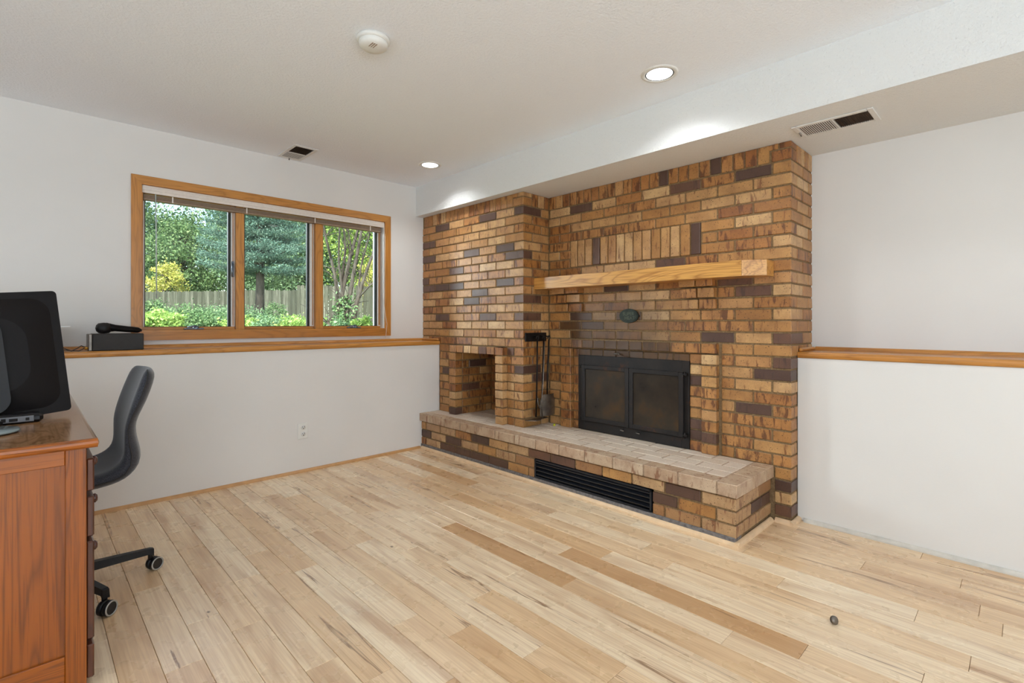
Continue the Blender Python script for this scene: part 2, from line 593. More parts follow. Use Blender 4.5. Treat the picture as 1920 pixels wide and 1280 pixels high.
    def prism(s, poly, axis, a0, a1, smooth=False):
        n = len(poly)
        def P(u, v, w):
            return {'x': (w, u, v), 'y': (u, w, v), 'z': (u, v, w)}[axis]
        vs = [P(u, v, a0) for u, v in poly] + [P(u, v, a1) for u, v in poly]
        fs = [(i, (i + 1) % n, n + (i + 1) % n, n + i) for i in range(n)]
        s.add(vs, fs, smooth)
        s.add(vs, [tuple(reversed(range(n))), tuple(range(n, 2 * n))])
        return s
    def mesh(s, name, mat, fix=True):
        me = bpy.data.meshes.new(name)
        me.from_pydata(s.v, [], s.f)
        me.polygons.foreach_set('use_smooth', s.sm)
        if mat:
            me.materials.append(M[mat] if isinstance(mat, str) else mat)
        me.update()
        if fix:
            import bmesh
            bm = bmesh.new()
            bm.from_mesh(me)
            bmesh.ops.remove_doubles(bm, verts=bm.verts, dist=1e-6)
            bmesh.ops.recalc_face_normals(bm, faces=bm.faces)
            bm.to_mesh(me)
            bm.free()
        return me
    def build(s, name, mat, parent=None, loc=None, fix=True):
        """Mesh object; vertices are world coordinates, re-centred on the parent's origin."""
        if parent is not None:
            off = Vector(WORLD[parent])
            inv = Matrix(ROT[parent]).inverted()
            s.v = [tuple(inv @ (Vector(p) - off)) for p in s.v]
            o = bpy.data.objects.new(name, s.mesh(name, mat, fix))
            COL.objects.link(o)
            o.parent = parent
            WORLD[o] = WORLD[parent]
            ROT[o] = ROT[parent]
        else:
            if loc is None:
                a = np.array(s.v)
                lo, hi = a.min(0), a.max(0)
                loc = ((lo[0] + hi[0]) / 2, (lo[1] + hi[1]) / 2, lo[2])
            off = Vector(loc)
            s.v = [tuple(Vector(p) - off) for p in s.v]
            o = bpy.data.objects.new(name, s.mesh(name, mat, fix))
            COL.objects.link(o)
            o.location = off
            WORLD[o] = tuple(off)
            ROT[o] = Matrix.Identity(3)
        return o

WORLD = {}
ROT = {}

def tag(o, label=None, cat=None, group=None, kind=None):
    if label: o['label'] = label
    if cat: o['category'] = cat
    if group: o['group'] = group
    if kind: o['kind'] = kind
    return o

def empty(name, loc, label=None, cat=None, group=None, kind=None):
    o = bpy.data.objects.new(name, None)
    COL.objects.link(o)
    o.location = loc
    o.empty_display_size = 0.1
    WORLD[o] = tuple(loc)
    ROT[o] = Matrix.Identity(3)
    return tag(o, label, cat, group, kind)

def struct(name, mb, mat, label=None, parent=None):
    o = mb.build(name, mat, parent)
    if parent is None:
        o['kind'] = 'structure'
        if label: o['label'] = label
    return o

# ------------------------------------------------------------------ key dimensions
H_CEIL = 2.475
YU, YL = 4.185, 3.905           # window wall: upper face, knee-wall face
XU, XL = 3.522, 3.240           # fireplace wall: upper face, knee-wall face
X1, Y1 = 2.822, 2.785           # niche pier front, its right return
X2, Y2 = 3.127, 0.943           # chimney breast front, its right return
ZS = 2.19                       # soffit underside
XS = 2.741                      # soffit front
XW, YB = -3.0, -3.4             # unseen walls
ZH = 0.32                       # hearth top
CH = 0.0707

# ------------------------------------------------------------------ room shell
WX0, WX1, WZ0, WZ1 = 0.557, 2.402, 1.088, 2.090
b = MB()
b.box(XW, WX0, YU, YU + 0.22, 0.0, H_CEIL)
b.box(WX1, XU + 0.3, YU, YU + 0.22, 0.0, H_CEIL)
b.box(WX0, WX1, YU, YU + 0.22, 0.0, WZ0)
b.box(WX0, WX1, YU, YU + 0.22, WZ1, H_CEIL)
struct('wall_window', b, 'wall', 'upper white wall with the window')
struct('wall_window_lower', MB().box(XW, X1 - 0.001, YL, YU, 0.0, 0.942), 'wall', 'lower white wall standing proud under the window ledge')
struct('wall_right', MB().box(XU, XU + 0.2, YB, YU, 0.0, ZS + 0.02), 'wall', 'upper white wall right of the fireplace')
struct('wall_right_lower', MB().box(XL, XU, YB, Y2 + 0.0, 0.0, 0.945), 'wall', 'lower white wall right of the fireplace')
struct('wall_left', MB().box(XW - 0.15, XW, YB, YU + 0.2, 0, H_CEIL), 'wall', 'white wall at the left')
struct('wall_back', MB().box(XW - 0.15, XU + 0.2, YB - 0.15, YB, 0, H_CEIL), 'wall', 'white wall behind')
# ceiling with round holes for the two downlights is kept solid; the cans sit in it as shallow trims
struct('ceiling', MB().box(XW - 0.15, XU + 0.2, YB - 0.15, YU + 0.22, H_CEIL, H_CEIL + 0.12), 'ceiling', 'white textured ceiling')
struct('trim_soffit', MB().box(XS, XU, YB, YU, ZS, H_CEIL), 'soffit', 'dropped white soffit above the fireplace')

# ledges (oak caps) and mouldings
def quarter(axis, a0, a1, u, v, su, sv, r):
    """quarter-round: corner at (u,v), growing to su/sv."""
    poly = [(u, v)]
    for k in range(6):
        t = math.pi / 2 * k / 5
        poly.append((u + su * r * math.cos(t), v + sv * r * math.sin(t)))
    return MB().prism(poly, axis, a0, a1)

def nosed(axis, a0, a1, u0, u1, z0, z1, nose):
    """board with a rounded nose at u0 side (nose = -1) or u1 side (+1)."""
    r = (z1 - z0) / 2
    zc = (z0 + z1) / 2
    poly = []
    if nose < 0:
        poly += [(u1, z0), (u1, z1), (u0 + r * 0.5, z1)]
        for k in range(1, 6):
            t = math.pi / 2 + math.pi * k / 6
            poly.append((u0 + r * 0.5 + r * 0.5 * math.cos(t), zc + r * math.sin(t)))
        poly += [(u0 + r * 0.5, z0)]
    else:
        poly += [(u0, z1), (u0, z0), (u1 - r * 0.5, z0)]
        for k in range(1, 6):
            t = -math.pi / 2 + math.pi * k / 6
            poly.append((u1 - r * 0.5 + r * 0.5 * math.cos(t), zc + r * math.sin(t)))
        poly += [(u1 - r * 0.5, z1)]
    return MB().prism(poly, axis, a0, a1)

lw = nosed('x', XW, X1 - 0.002, YL - 0.012, YU, 0.943, 0.979, -1).build('trim_window_ledge', 'oak0')
tag(lw, 'long honey oak ledge cap under the window', kind='structure')
quarter('x', XW, X1 - 0.02, YU, 0.979, -1, 1, 0.022).build('cove_strip', 'oak0', lw)
MB().box(X1 - 0.022, X1 - 0.004, YL, YU, 0.979, 1.0, 0.006).build('cove_strip', 'oak1', lw)
lr = nosed('y', YB, Y2 - 0.002, XL - 0.012, XU, 0.946, 0.982, -1).build('trim_right_ledge', 'oak1')
tag(lr, 'honey oak ledge cap on the lower wall right of the fireplace', kind='structure')
quarter('y', YB, Y2 - 0.02, XU, 0.982, -1, 1, 0.022).build('cove_strip', 'oak1', lr)
MB().box(XL, XU - 0.02, Y2 - 0.022, Y2 - 0.004, 0.982, 1.003, 0.006).build('cove_strip', 'oak0', lr)

tag(quarter('x', XW, 2.60, YL, 0.0, -1, 1, 0.020).build('baseboard_window', 'shoe_dark'), 'thin wooden shoe moulding along the window wall', kind='structure')
tag(quarter('y', YB, Y2 - 0.035, XL, 0.0, -1, 1, 0.020).build('baseboard_right', 'shoe_white'), 'white painted shoe moulding along the right wall', kind='structure')
hs = quarter('y', 1.028, 3.885, 2.622, 0.0, -1, 1, 0.024)
hs.T = Matrix.Identity(4)
tag(hs.build('trim_hearth_front', 'shoe'), 'pale wooden shoe moulding along the front of the hearth', kind='structure')
tag(quarter('x', 2.600, 3.105, 1.050, 0.0, -1, 1, 0.024).build('trim_hearth_side', 'shoe'), 'pale wooden shoe moulding along the right end of the hearth', kind='structure')
tag(quarter('y', 0.919, 1.026, X2, 0.0, -1, 1, 0.024).build('trim_pier_front', 'shoe'), 'short pale shoe moulding at the foot of the chimney corner', kind='structure')
tag(quarter('x', 3.105, XL, Y2, 0.0, -1, 1, 0.024).build('trim_pier_side', 'shoe'), 'short pale shoe moulding beside the right wall', kind='structure')

# ------------------------------------------------------------------ floor
fl = MB().box(XW, XU, YB, YU, -0.06, -0.012).build('floor', 'duct')
tag(fl, 'pale hardwood plank floor', kind='structure')
PW = 0.1123
ROW0 = 0.3245
ends = {-1: [2.87], 0: [1.97, 2.65], 1: [2.23], 2: [2.07, 3.27], 3: [1.66], 4: [1.48, 2.69, 3.46], 5: [2.36], 6: [1.68, 2.01],
        7: [1.48, 2.74], 8: [1.21, 2.43], 9: [0.94, 1.61, 2.19], 10: [1.96], 11: [1.65, 2.72], 12: [1.42], 13: [0.77, 1.99],
        14: [0.55, 1.63], 15: [0.24, 1.46, 2.68], 16: [1.19], 17: [0.14, 1.37, 2.01], 18: [1.66], 19: [0.31], 20: [0.07, 1.0],
        22: [0.55], 23: [0.21]}
tones = {(14, 0.55): 0.80, (12, 1.42): 0.78, (9, 0.2): 0.02, (9, 0.94): 0.5, (10, 1.96): 0.15, (11, 1.65): 0.12, (13, 0.77): 0.12,
         (13, 1.99): 0.2, (8, 1.21): 0.08, (24, 0.3): 0.62, (15, 0.24): 0.1, (15, 1.46): 0.62, (3, 1.66): 0.35, (6, 2.01): 0.2, (7, 1.48): 0.4}
planks = []
for r in range(-30, 27):
    x0 = ROW0 + r * PW
    x1 = x0 + PW
    if x0 < XW: continue
    if x0 > XL: break
    x1 = min(x1, XL)
    y_end = YL
    cuts = sorted(ends.get(r, []))
    # continue the joints up and down the row
    y = cuts[-1] if cuts else random.uniform(-0.2, 0.8)
    ys = list(cuts) if cuts else [y]
    while ys[-1] < y_end - 0.35:
        nx = ys[-1] + random.uniform(0.7, 1.35)
        if nx > y_end - 0.3: break
        ys.append(nx)
    lo = ys[0]
    while lo > YB + 1.5:
        lo -= random.uniform(0.8, 1.4)
        ys.insert(0, lo)
    ys = [YB] + [q for q in ys if q > YB + 0.3] + [y_end]
    for a, c in zip(ys, ys[1:]):
        planks.append((r, x0, x1, a, c))
def plank_seen(p):
    r, x0, x1, a, c = p
    return x0 > -0.15 and c > 0.0 and a < 3.9
rest = MB()
for p in planks:
    r, x0, x1, a, c = p
    g = 0.0006
    if plank_seen(p):
        cx, cy = (x0 + x1) / 2, (a + c) / 2
        mb = MB().box(x0 - cx + g, x1 - cx - g, a - cy + g, c - cy - g, -0.012, 0.0, 0.0011)
        o = bpy.data.objects.new('plank', mb.mesh('plank', 'plank', False))
        COL.objects.link(o)
        o.parent = fl
        fo = Vector(WORLD[fl])
        o.location = Vector((cx, cy, 0)) - fo
        tn = None
        for (rr, yy), v in tones.items():
            if rr == r and abs(yy - a) < 0.02: tn = v
        if tn is None:
            tn = random.choice([random.uniform(0.0, 0.25), random.uniform(0.1, 0.4), random.uniform(0.1, 0.45), random.uniform(0.3, 0.55), random.uniform(0.25, 0.75)])
        if x0 > 2.5 and tn < 0.3: tn += 0.2  # right planks toned deeper, imitating where the window glare stops
        o['tone'] = float(tn)
    else:
        rest.box(x0 + g, x1 - g, a + g, c - g, -0.012, 0.0, 0.0011)
ro = rest.build('planks_beyond', 'plank', fl, fix=False)
ro['kind'] = 'stuff'
ro['tone'] = 0.3

# ------------------------------------------------------------------ brickwork
JT = 0.0104
CACHE = {}
def brick_mesh(sx, sy, sz, mat):
    key = (round(sx, 3), round(sy, 3), round(sz, 3), mat, random.randrange(3))
    if key not in CACHE:
        mb = MB().box(-sx / 2, sx / 2, -sy / 2, sy / 2, -sz / 2, sz / 2, 0.0028)
        mb.v = [(x + random.uniform(-0.0009, 0.0009), y + random.uniform(-0.0009, 0.0009), z + random.uniform(-0.0008, 0.0008)) for x, y, z in mb.v]
        CACHE[key] = mb.mesh('brick', mat, False)
    return CACHE[key]

DARK = {  # (face, [(y or x, z)])
 'L': [(3.2, 2.064), (3.85, 2.053), (4.064, 1.912), (4.074, 1.773), (3.416, 1.765), (2.983, 1.77), (2.881, 1.699), (3.639, 1.627), (3.639, 1.482), (4.064, 1.477), (2.976, 1.488), (3.314, 1.416), (3.407, 1.351), (3.85, 1.21), (3.192, 1.204), (4.138, 1.563), (2.824, 0.783), (3.83, 0.722), (2.939, 0.928)],
 'M': [(2.437, 2.046), (1.577, 2.056), (1.518, 1.697), (2.293, 1.694), (1.253, 1.412), (1.151, 1.346), (1.741, 2.134), (1.385, 2.137), (1.154, 1.344), (2.441, 1.204), (2.333, 1.134), (2.437, 1.134), (1.353, 1.062), (0.984, 1.073), (1.032, 0.854), (1.136, 0.65), (1.51, 0.79), (1.51, 0.507), (1.51, 0.439), (1.42, 0.429), (0.964, 0.928), (0.999, 0.238), (0.996, 0.089), (2.9, 0.5), (1.42, 1.412), (2.1, 1.412)],
 'H': [(3.804, 0.149), (3.443, 0.163), (3.067, 0.23), (3.284, 0.078), (3.067, 0.094), (2.92, 0.09), (2.151, 0.214), (1.365, 0.225), (1.438, 0.151), (3.336, 0.162), (3.602, 0.074), (2.409, 0.23), (2.25, 0.214)],
 'R': [(2.925, 2.051), (2.925, 1.347), (2.918, 1.211), (2.85, 1.699), (2.925, 0.779), (2.999, 0.703)],
 'S': [(3.242, 1.068)],
 'HS': [(2.832, 0.107), (3.052, 0.166)],
 'N': [(3.13, 0.786), (3.036, 0.572), (3.217, 0.43), (2.916, 0.362)],
}
DARKHIT = {k: set() for k in DARK}

def pick_mat(face, a0, a1, z0, z1, default=None):
    for i, (a, z) in enumerate(DARK.get(face, [])):
        if a0 - 0.004 <= a <= a1 + 0.004 and z0 - 0.006 <= z <= z1 + 0.006:
            return 'brick_dark'
    if default:
        return default
    r = random.random()
    return 'brick_tan' if r < 0.62 else ('brick_flash' if r < 0.975 else 'brick_dark')

def put(parent, x0, x1, y0, y1, z0, z1, mat, name='brick', tilt=0.35):
    sx, sy, sz = x1 - x0, y1 - y0, z1 - z0
    o = bpy.data.objects.new(name, brick_mesh(sx, sy, sz, mat))
    COL.objects.link(o)
    o.parent = parent
    w = Vector(WORLD[parent])
    o.location = Vector(((x0 + x1) / 2, (y0 + y1) / 2, (z0 + z1) / 2)) - w
    k = math.radians(tilt)
    o.rotation_euler = (random.uniform(-k, k), random.uniform(-k, k), random.uniform(-k, k) * 0.5)
    return o

D = 0.06  # brick depth modelled behind the face
def lay(parent, face, axis, plane, a0, a1, k0, k1, off, skip=(), zbase=ZH, proud=0.0, inward=1, mats=None, pitch=0.2165):
    """running bond on a wall. axis 'y': face normal -X, bricks run along Y; axis 'x': normal -Y, run along X.
    off(k) = position of one joint of course k; skip = rectangles (a0,a1,z0,z1)."""
    for k in range(k0, k1):
        z0 = zbase + k * CH + 0.001
        z1 = z0 + CH - JT
        j = off(k)
        n0 = math.floor((a0 - j) / pitch) - 1
        cuts = []
        n = n0
        while j + n * pitch < a1 + pitch:
            cuts.append((j + n * pitch + JT / 2, j + (n + 1) * pitch - JT / 2))
            n += 1
        for c0, c1 in cuts:
            segs = [(max(c0, a0), min(c1, a1))]
            for (s0, s1, q0, q1) in skip:
                if z0 < q1 - 0.01 and z1 > q0 + 0.01:
                    out = []
                    for u, v in segs:
                        if v <= s0 or u >= s1:
                            out.append((u, v))
                        else:
                            if u < s0: out.append((u, s0 - JT * 0.5))
                            if v > s1: out.append((s1 + JT * 0.5, v))
                    segs = out
            for u, v in segs:
                if v - u < 0.022: continue
                m = pick_mat(face, u, v, z0, z1, mats(u, v, z0) if mats else None)
                pr = proud + random.uniform(-0.0012, 0.0012)
                if axis == 'y':
                    put(parent, plane - pr, plane - pr + D, u, v, z0, z1, m)
                else:
                    put(parent, u, v, plane - pr, plane - pr + D, z0, z1, m)

R = 0.0055  # joint recess
# ---- chimney breast
CB = empty('brick_chimney_breast', (X2 + 0.1, 1.86, 0.0), 'tall brown brick chimney breast holding the black firebox doors, right of the firewood niche', 'fireplace')
b = MB()
XB = XU - 0.004
b.box(X2 + R, XB, Y2 + R, 1.565, 0.0, ZS - 0.001)
b.box(X2 + R, XB, 2.45, Y1 - 0.001, 0.0, ZS - 0.001)
b.box(X2 + R, XB, 1.565, 2.45, 0.90, ZS - 0.001)
b.box(X2 + R, XB, 1.565, 2.45, 0.0, 0.30)
b.box(X2 + 0.35, XB, 1.565, 2.45, 0.30, 0.90)
b.box(X2 - 0.030, X2 + R, 1.362, 1.455, ZH, 0.95)
b.box(X2 - 0.030, X2 + R, 2.527, 2.622, ZH, 0.95)
b.box(X2 - 0.030, X2 + R, 1.362, 2.622, 0.960, 1.022)
b.build('mortar', 'mortar', CB)
# corners at the right
for k in range(-4, 25):
    z0 = ZH + k * CH + 0.001
    z1 = z0 + CH - JT
    if k % 2 == 0:
        fy, sx = 0.099 - 0.002, 0.207
    else:
        fy, sx = 0.204, 0.099
    lim = XL if k < 9 else XU
    if k < 0:
        fy = min(fy, 0.088)
    m = pick_mat('M', Y2, Y2 + fy, z0, z1)
    put(CB, X2, min(X2 + sx, lim - 0.002), Y2, Y2 + fy, z0, z1, m, tilt=0.15)
    # the rest of the side face
    x = X2 + sx + JT
    while x < lim - 0.02:
        x2 = min(x + (0.207 if k % 2 else 0.18), lim - 0.002)
        put(CB, x, x2, Y2 + 0.0004, Y2 + D, z0, z1, pick_mat('S', x, x2, z0, z1), tilt=0.15)
        x = x2 + JT
skipM = [(1.345, 2.640, ZH - 0.01, 1.027), (1.473, 2.553, ZH + 18 * CH, ZH + 21 * CH),
         (1.372, 1.595, ZH + 13 * CH, ZH + 16 * CH), (2.43, 2.70, ZH + 13 * CH, ZH + 16 * CH)]
def offM(k): return (Y2 + 0.1015) if k % 2 == 0 else (Y2 + 0.2085)
def mat_main(u, v, z):
    if 1.0 < z < 1.42 and 1.7 < u < 2.75:
        return 'brick_soot' if random.random() < 0.25 else 'brick_flash' if random.random() < 0.35 else 'brick_tan'
    return None
# ranges start after each course's corner brick
for k in range(0, 25):
    s = Y2 + (0.099 if k % 2 == 0 else 0.204) + JT * 0.9
    lay(CB, 'M', 'y', X2, s, Y1 - 0.001, k, k + 1, offM, skipM, mats=mat_main)
# mantel corbels: three courses stepping out on each side
for (c0, c1) in ((1.372, 1.595), (2.43, 2.70)):
    for i, k in enumerate((13, 14, 15)):
        z0 = ZH + k * CH + 0.001
        z1 = z0 + CH - JT
        pr = 0.022 + 0.024 * i
        e = 0.0 if i else 0.0
        w = (c1 - c0 - JT) / 2
        for q in range(2):
            u = c0 + q * (w + JT)
            put(CB, X2 - pr, X2 + D, u, u + w, z0, z1, 'brick_flash' if (k + q) % 2 else 'brick_tan')
# soldier course
for i in range(15):
    y0 = 1.473 + i * 0.072 + 0.0045
    z0 = ZH + 18 * CH + 0.002
    m = pick_mat('M', y0, y0 + 0.063, z0, z0 + 0.2, 'brick_tan')
    put(CB, X2 - 0.008, X2 + D, y0 + 0.001, y0 + 0.0615, z0, z0 + 3 * CH - JT, m)
# rowlock course against the soffit
y = Y2 + 0.118
zt = ZH + 25 * CH
put(CB, X2 + 0.0, X2 + 0.099, Y2, Y2 + 0.115 - JT, zt + 0.001, zt + CH - JT, 'brick_flash', tilt=0.1)
put(CB, X2 + 0.001, X2 + 0.099, Y2 + 0.001, Y2 + 0.063, zt + CH, ZS - 0.001, 'brick_flash', tilt=0.05)
put(CB, X2 + 0.001, X2 + 0.099, Y2 + 0.071, Y2 + 0.125, zt + CH, ZS - 0.001, 'brick_flash', tilt=0.05)
while y < Y1 - 0.03:
    y2 = min(y + 0.0635, Y1 - 0.002)
    put(CB, X2, X2 + D, y, y2, zt + 0.001, ZS - 0.002, pick_mat('M', y, y2, zt, ZS, random.choice(['brick_tan', 'brick_flash', 'brick_flash'])), tilt=0.2)
    y = y2 + 0.0085
x = X2 + 0.107
while x < XU - 0.03:
    x2 = min(x + 0.0635, XU - 0.002)
    put(CB, x, x2, Y2, Y2 + D, zt + 0.001, ZS - 0.002, 'brick_tan', tilt=0.2)
    x = x2 + 0.0085
# firebox surround
for k in range(0, 9):
    z0 = ZH + k * CH + 0.001
    z1 = z0 + CH - JT
    put(CB, X2 - 0.037, X2 + 0.02, 1.360, 1.456, z0, z1, pick_mat('M', 1.36, 1.456, z0, z1), tilt=0.3)
    put(CB, X2 - 0.037, X2 + 0.02, 2.526, 2.626, z0, z1, pick_mat('M', 2.526, 2.626, z0, z1, 'brick_flash'), tilt=0.3)
    put(CB, X2 - 0.004, X2 + 0.05, 1.465, 1.548, z0, z1, pick_mat('M', 1.465, 1.548, z0, z1), tilt=0.3)
    put(CB, X2 - 0.004, X2 + 0.05, 2.470, 2.519, z0, z1, pick_mat('M', 2.470, 2.519, z0, z1, 'brick_flash'), tilt=0.3)
z0 = ZH + 9 * CH + 0.001
for i in range(12):
    y0 = 1.360 + i * 0.1057
    put(CB, X2 - 0.037, X2 + 0.02, y0, y0 + 0.0965, z0, z0 + CH - JT, 'brick_soot' if 2 < i < 10 else random.choice(['brick_flash', 'brick_tan']), tilt=0.3)
z0 = ZH + 8 * CH + 0.001
for i in range(8):
    y0 = 1.556 + i * 0.1145
    put(CB, X2 - 0.002, X2 + 0.05, y0, y0 + 0.105, z0, z0 + CH - JT, 'brick_soot', tilt=0.2)

# firebox steel front, doors
pl = MB()
XP = X2 - 0.012
pl.box(XP, X2 + 0.004, 1.549, 1.600, 0.323, 0.900, 0.002)
pl.box(XP, X2 + 0.004, 2.405, 2.467, 0.323, 0.900, 0.002)
pl.box(XP, X2 + 0.004, 1.600, 2.405, 0.820, 0.900, 0.002)
pl.box(XP, X2 + 0.004, 1.600, 2.405, 0.323, 0.402, 0.002)
pl.box(X2 + 0.004, X2 + 0.03, 1.58, 2.43, 0.35, 0.88)
pl.build('surround_plate', 'plate', CB)
def fire_door(y0, y1, hinge):
    z0, z1 = 0.397, 0.826
    w = 0.031
    f = MB()
    xa, xb = X2 - 0.034, X2 - 0.014
    f.box(xa, xb, y0, y0 + w, z0, z1, 0.003)
    f.box(xa, xb, y1 - w, y1, z0, z1, 0.003)
    f.box(xa, xb, y0 + w, y1 - w, z1 - w, z1, 0.003)
    f.box(xa, xb, y0 + w, y1 - w, z0, z0 + w, 0.003)
    d = f.build('door', 'plate', CB)
    MB().box(X2 - 0.024, X2 - 0.019, y0 + w - 0.002, y1 - w + 0.002, z0 + w - 0.002, z1 - w + 0.002).build('glass', 'fireglass', d)
    return d
d_l = fire_door(1.998, 2.420, 1)
d_r = fire_door(1.583, 1.994, -1)
for z in (0.412, 0.812):
    h = MB()
    h.tube([(X2 - 0.03, 1.570, z - 0.018), (X2 - 0.03, 1.570, z + 0.018)], 0.006, 8)
    h.tube([(X2 - 0.012, 1.561, z), (X2 - 0.040, 1.561, z)], 0.009, 8)
    h.tube([(X2 - 0.03, 1.586, z), (X2 - 0.03, 1.553, z - 0.002)], 0.005, 8)
    h.build('hinge', 'iron', CB)
    h = MB()
    h.tube([(X2 - 0.03, 2.430, z - 0.012), (X2 - 0.03, 2.430, z + 0.012)], 0.005, 8)
    h.build('hinge', 'iron', CB)
for y in (1.93, 2.06):
    MB().tube([(X2 - 0.015, y, 0.376), (X2 - 0.038, y, 0.374), (X2 - 0.04, y - 0.028, 0.371)], 0.004, 6).build('pull', 'steel', CB)
MB().tube([(X2 + 0.0, 2.10, 0.925), (X2 - 0.055, 2.10, 0.925), (X2 - 0.055, 2.055, 0.924)], 0.006, 8).build('damper_handle', 'steel', CB)

# ---- pier with the firewood niche
NP = empty('brick_niche_pier', (X1 + 0.15, 3.4, ZH), 'light brown brick pier with an open firewood niche, left of the fire tools', 'fireplace')
NY0, NY1 = 3.063, 3.596       # opening
b = MB()
b.box(X1 + R, X2 + 0.02, Y1 + R, 3.055, ZH, ZS - 0.001)
b.box(X1 + R, X2 + 0.02, 3.610, YL - 0.002, ZH, ZS - 0.001)
b.box(X1 + R, X2 + 0.02, YL, YU - 0.003, 0.98, ZS - 0.001)
b.box(X1 + R, X2 + 0.02, 3.055, 3.610, 0.893, ZS - 0.001)
b.box(X1 - 0.043, X1 + R, 2.982, 3.055, ZH, 0.95)
b.box(X1 - 0.043, X1 + R, 3.606, 3.680, ZH, 0.95)
b.box(X1 - 0.043, X1 + R, 2.982, 3.680, 0.893, 0.95)
b.build('mortar', 'mortar', NP)
for k in range(0, 25):
    z0 = ZH + k * CH + 0.001
    z1 = z0 + CH - JT
    even = k % 2 == 0
    fy, sx = (0.099, 0.204) if even else (0.2045, 0.099)
    m = pick_mat('R', X1, X1 + sx, z0, z1)
    if pick_mat('L', Y1, Y1 + fy, z0, z1, 'x') == 'brick_dark': m = 'brick_dark'
    put(NP, X1, X1 + sx, Y1, Y1 + fy, z0, z1, m, tilt=0.15)
    x = X1 + sx + JT
    put(NP, x, X2 - 0.003, Y1 + 0.0004, Y1 + D, z0, z1, pick_mat('R', x, X2, z0, z1), tilt=0.15)
def offL(k): return (Y1 + 0.1035) if k % 2 == 0 else (Y1 + 0.2085)
skipL = [(2.970, 3.690, ZH - 0.01, 0.953)]
for k in range(0, 25):
    s = Y1 + (0.099 if k % 2 == 0 else 0.2045) + JT * 0.9
    end = YL - 0.002 if k < 9 else YU - 0.002
    lay(NP, 'L', 'y', X1, s, end, k, k + 1, offL, skipL)
for k in range(0, 8):
    z0 = ZH + k * CH + 0.001
    z1 = z0 + CH - JT
    ju = random.uniform(-0.003, 0.003)
    put(NP, X1 - 0.050 + ju, X1 + 0.03, 2.975, NY0 - 0.001, z0, z1, pick_mat('L', 2.975, 3.06, z0, z1, 'brick_tan'), tilt=0.8)
    put(NP, X1 - 0.050, X1 + 0.03, NY1 + 0.002, 3.687, z0, z1, 'brick_dark' if k == 0 else 'brick_tan' if k % 3 else 'brick_flash', tilt=0.2)
z0 = ZH + 8 * CH + 0.001
for i in range(7):
    y0 = 2.975 + i * 0.1018
    put(NP, X1 - 0.050, X1 + 0.03, y0, y0 + 0.094, z0, z0 + CH - JT, 'brick_dark' if i == 2 else random.choice(['brick_tan', 'brick_flash']), tilt=0.2)
# inside of the niche: left side and back
b = MB()
b.box(X1 - 0.01, 3.23, NY1 + R + 0.002, 3.66, ZH, 0.93)
b.box(3.213, 3.26, NY0 - 0.1, 3.66, ZH, 0.93)
b.box(X1 + 0.03, 3.23, 3.0, NY0 - 0.005, ZH, 0.93)
b.build('niche_mortar', 'mortar', NP)
for k in range(0, 8):
    z0 = ZH + k * CH + 0.001
    z1 = z0 + CH - JT
    x = X1 + 0.036 + (0.0 if k % 2 else 0.08)
    if k % 2 == 0:
        put(NP, X1 + 0.036, x - JT, NY1, NY1 + 0.03, z0, z1, 'brick_flash', tilt=0.1)
    while x < 3.19:
        x2 = min(x + 0.2, 3.205)
        put(NP, x, x2, NY1, NY1 + 0.03, z0, z1, pick_mat('N', x, x2, z0, z1, random.choice(['brick_flash', 'brick_flash', 'brick_tan'])), tilt=0.2)
        x = x2 + JT
    y = NY0 + (0.0 if k % 2 else -0.1)
    while y < NY1 - 0.02:
        y2 = min(y + 0.207, NY1 - 0.003)
        if y2 > NY0 + 0.15:
            put(NP, 3.206, 3.236, max(y, NY0), y2, z0, z1, 'brick_flash', tilt=0.2)
        y = y2 + JT
# top rowlock
zt = ZH + 25 * CH
put(NP, X1, X1 + 0.099, Y1, Y1 + 0.115, zt + 0.001, zt + CH - JT, 'brick_tan', tilt=0.1)
put(NP, X1 + 0.001, X1 + 0.099, Y1 + 0.001, Y1 + 0.061, zt + CH, ZS - 0.001, 'brick_tan', tilt=0.05)
put(NP, X1 + 0.001, X1 + 0.099, Y1 + 0.069, Y1 + 0.122, zt + CH, ZS - 0.001, 'brick_tan', tilt=0.05)
y = Y1 + 0.126
while y < YU - 0.03:
    y2 = min(y + 0.061, YU - 0.002)
    put(NP, X1, X1 + D, y, y2, zt + 0.001, ZS - 0.002, random.choice(['brick_tan', 'brick_flash', 'brick_flash']), tilt=0.3)
    y = y2 + 0.0085
x = X1 + 0.108
while x < X2 - 0.03:
    x2 = min(x + 0.0635, X2 - 0.004)
    put(NP, x, x2, Y1, Y1 + D, zt + 0.001, ZS - 0.002, random.choice(['brick_tan', 'brick_flash']), tilt=0.2)
    x = x2 + 0.0085

# ---- raised hearth
XH, YH = 2.596, 1.035
HE = empty('brick_hearth', (2.86, 2.4, 0.0), 'long raised brick hearth bench with dusty top and black louvred grille in its front', 'hearth')
b = MB()
GY0, GY1, GZ0, GZ1 = 1.532, 2.468, 0.046, 0.176
b.box(2.627, 3.12, 1.058, GY0 - 0.008, 0.0, 0.30)
b.box(2.627, 3.12, GY1 + 0.008, YL, 0.0, 0.30)
b.box(2.627, 3.12, GY0 - 0.008, GY1 + 0.008, 0.185, 0.30)
b.box(2.70, 3.12, GY0 - 0.008, GY1 + 0.008, 0.0, 0.185)
b.build('mortar', 'mortar', HE)
b = MB()
b.box(XH + 0.008, 3.126, YH + 0.008, YL - 0.002, 0.252, ZH - 0.0025)
b.box(3.126, 3.215, NY0, NY1, 0.252, ZH - 0.0025)
b.build('top_mortar', 'mortar_dust', HE)
MB().box(2.612, 2.70, 1.052, YL, 0.0, 0.042, 0.004).build('base_strip', 'mortar_dark', HE)
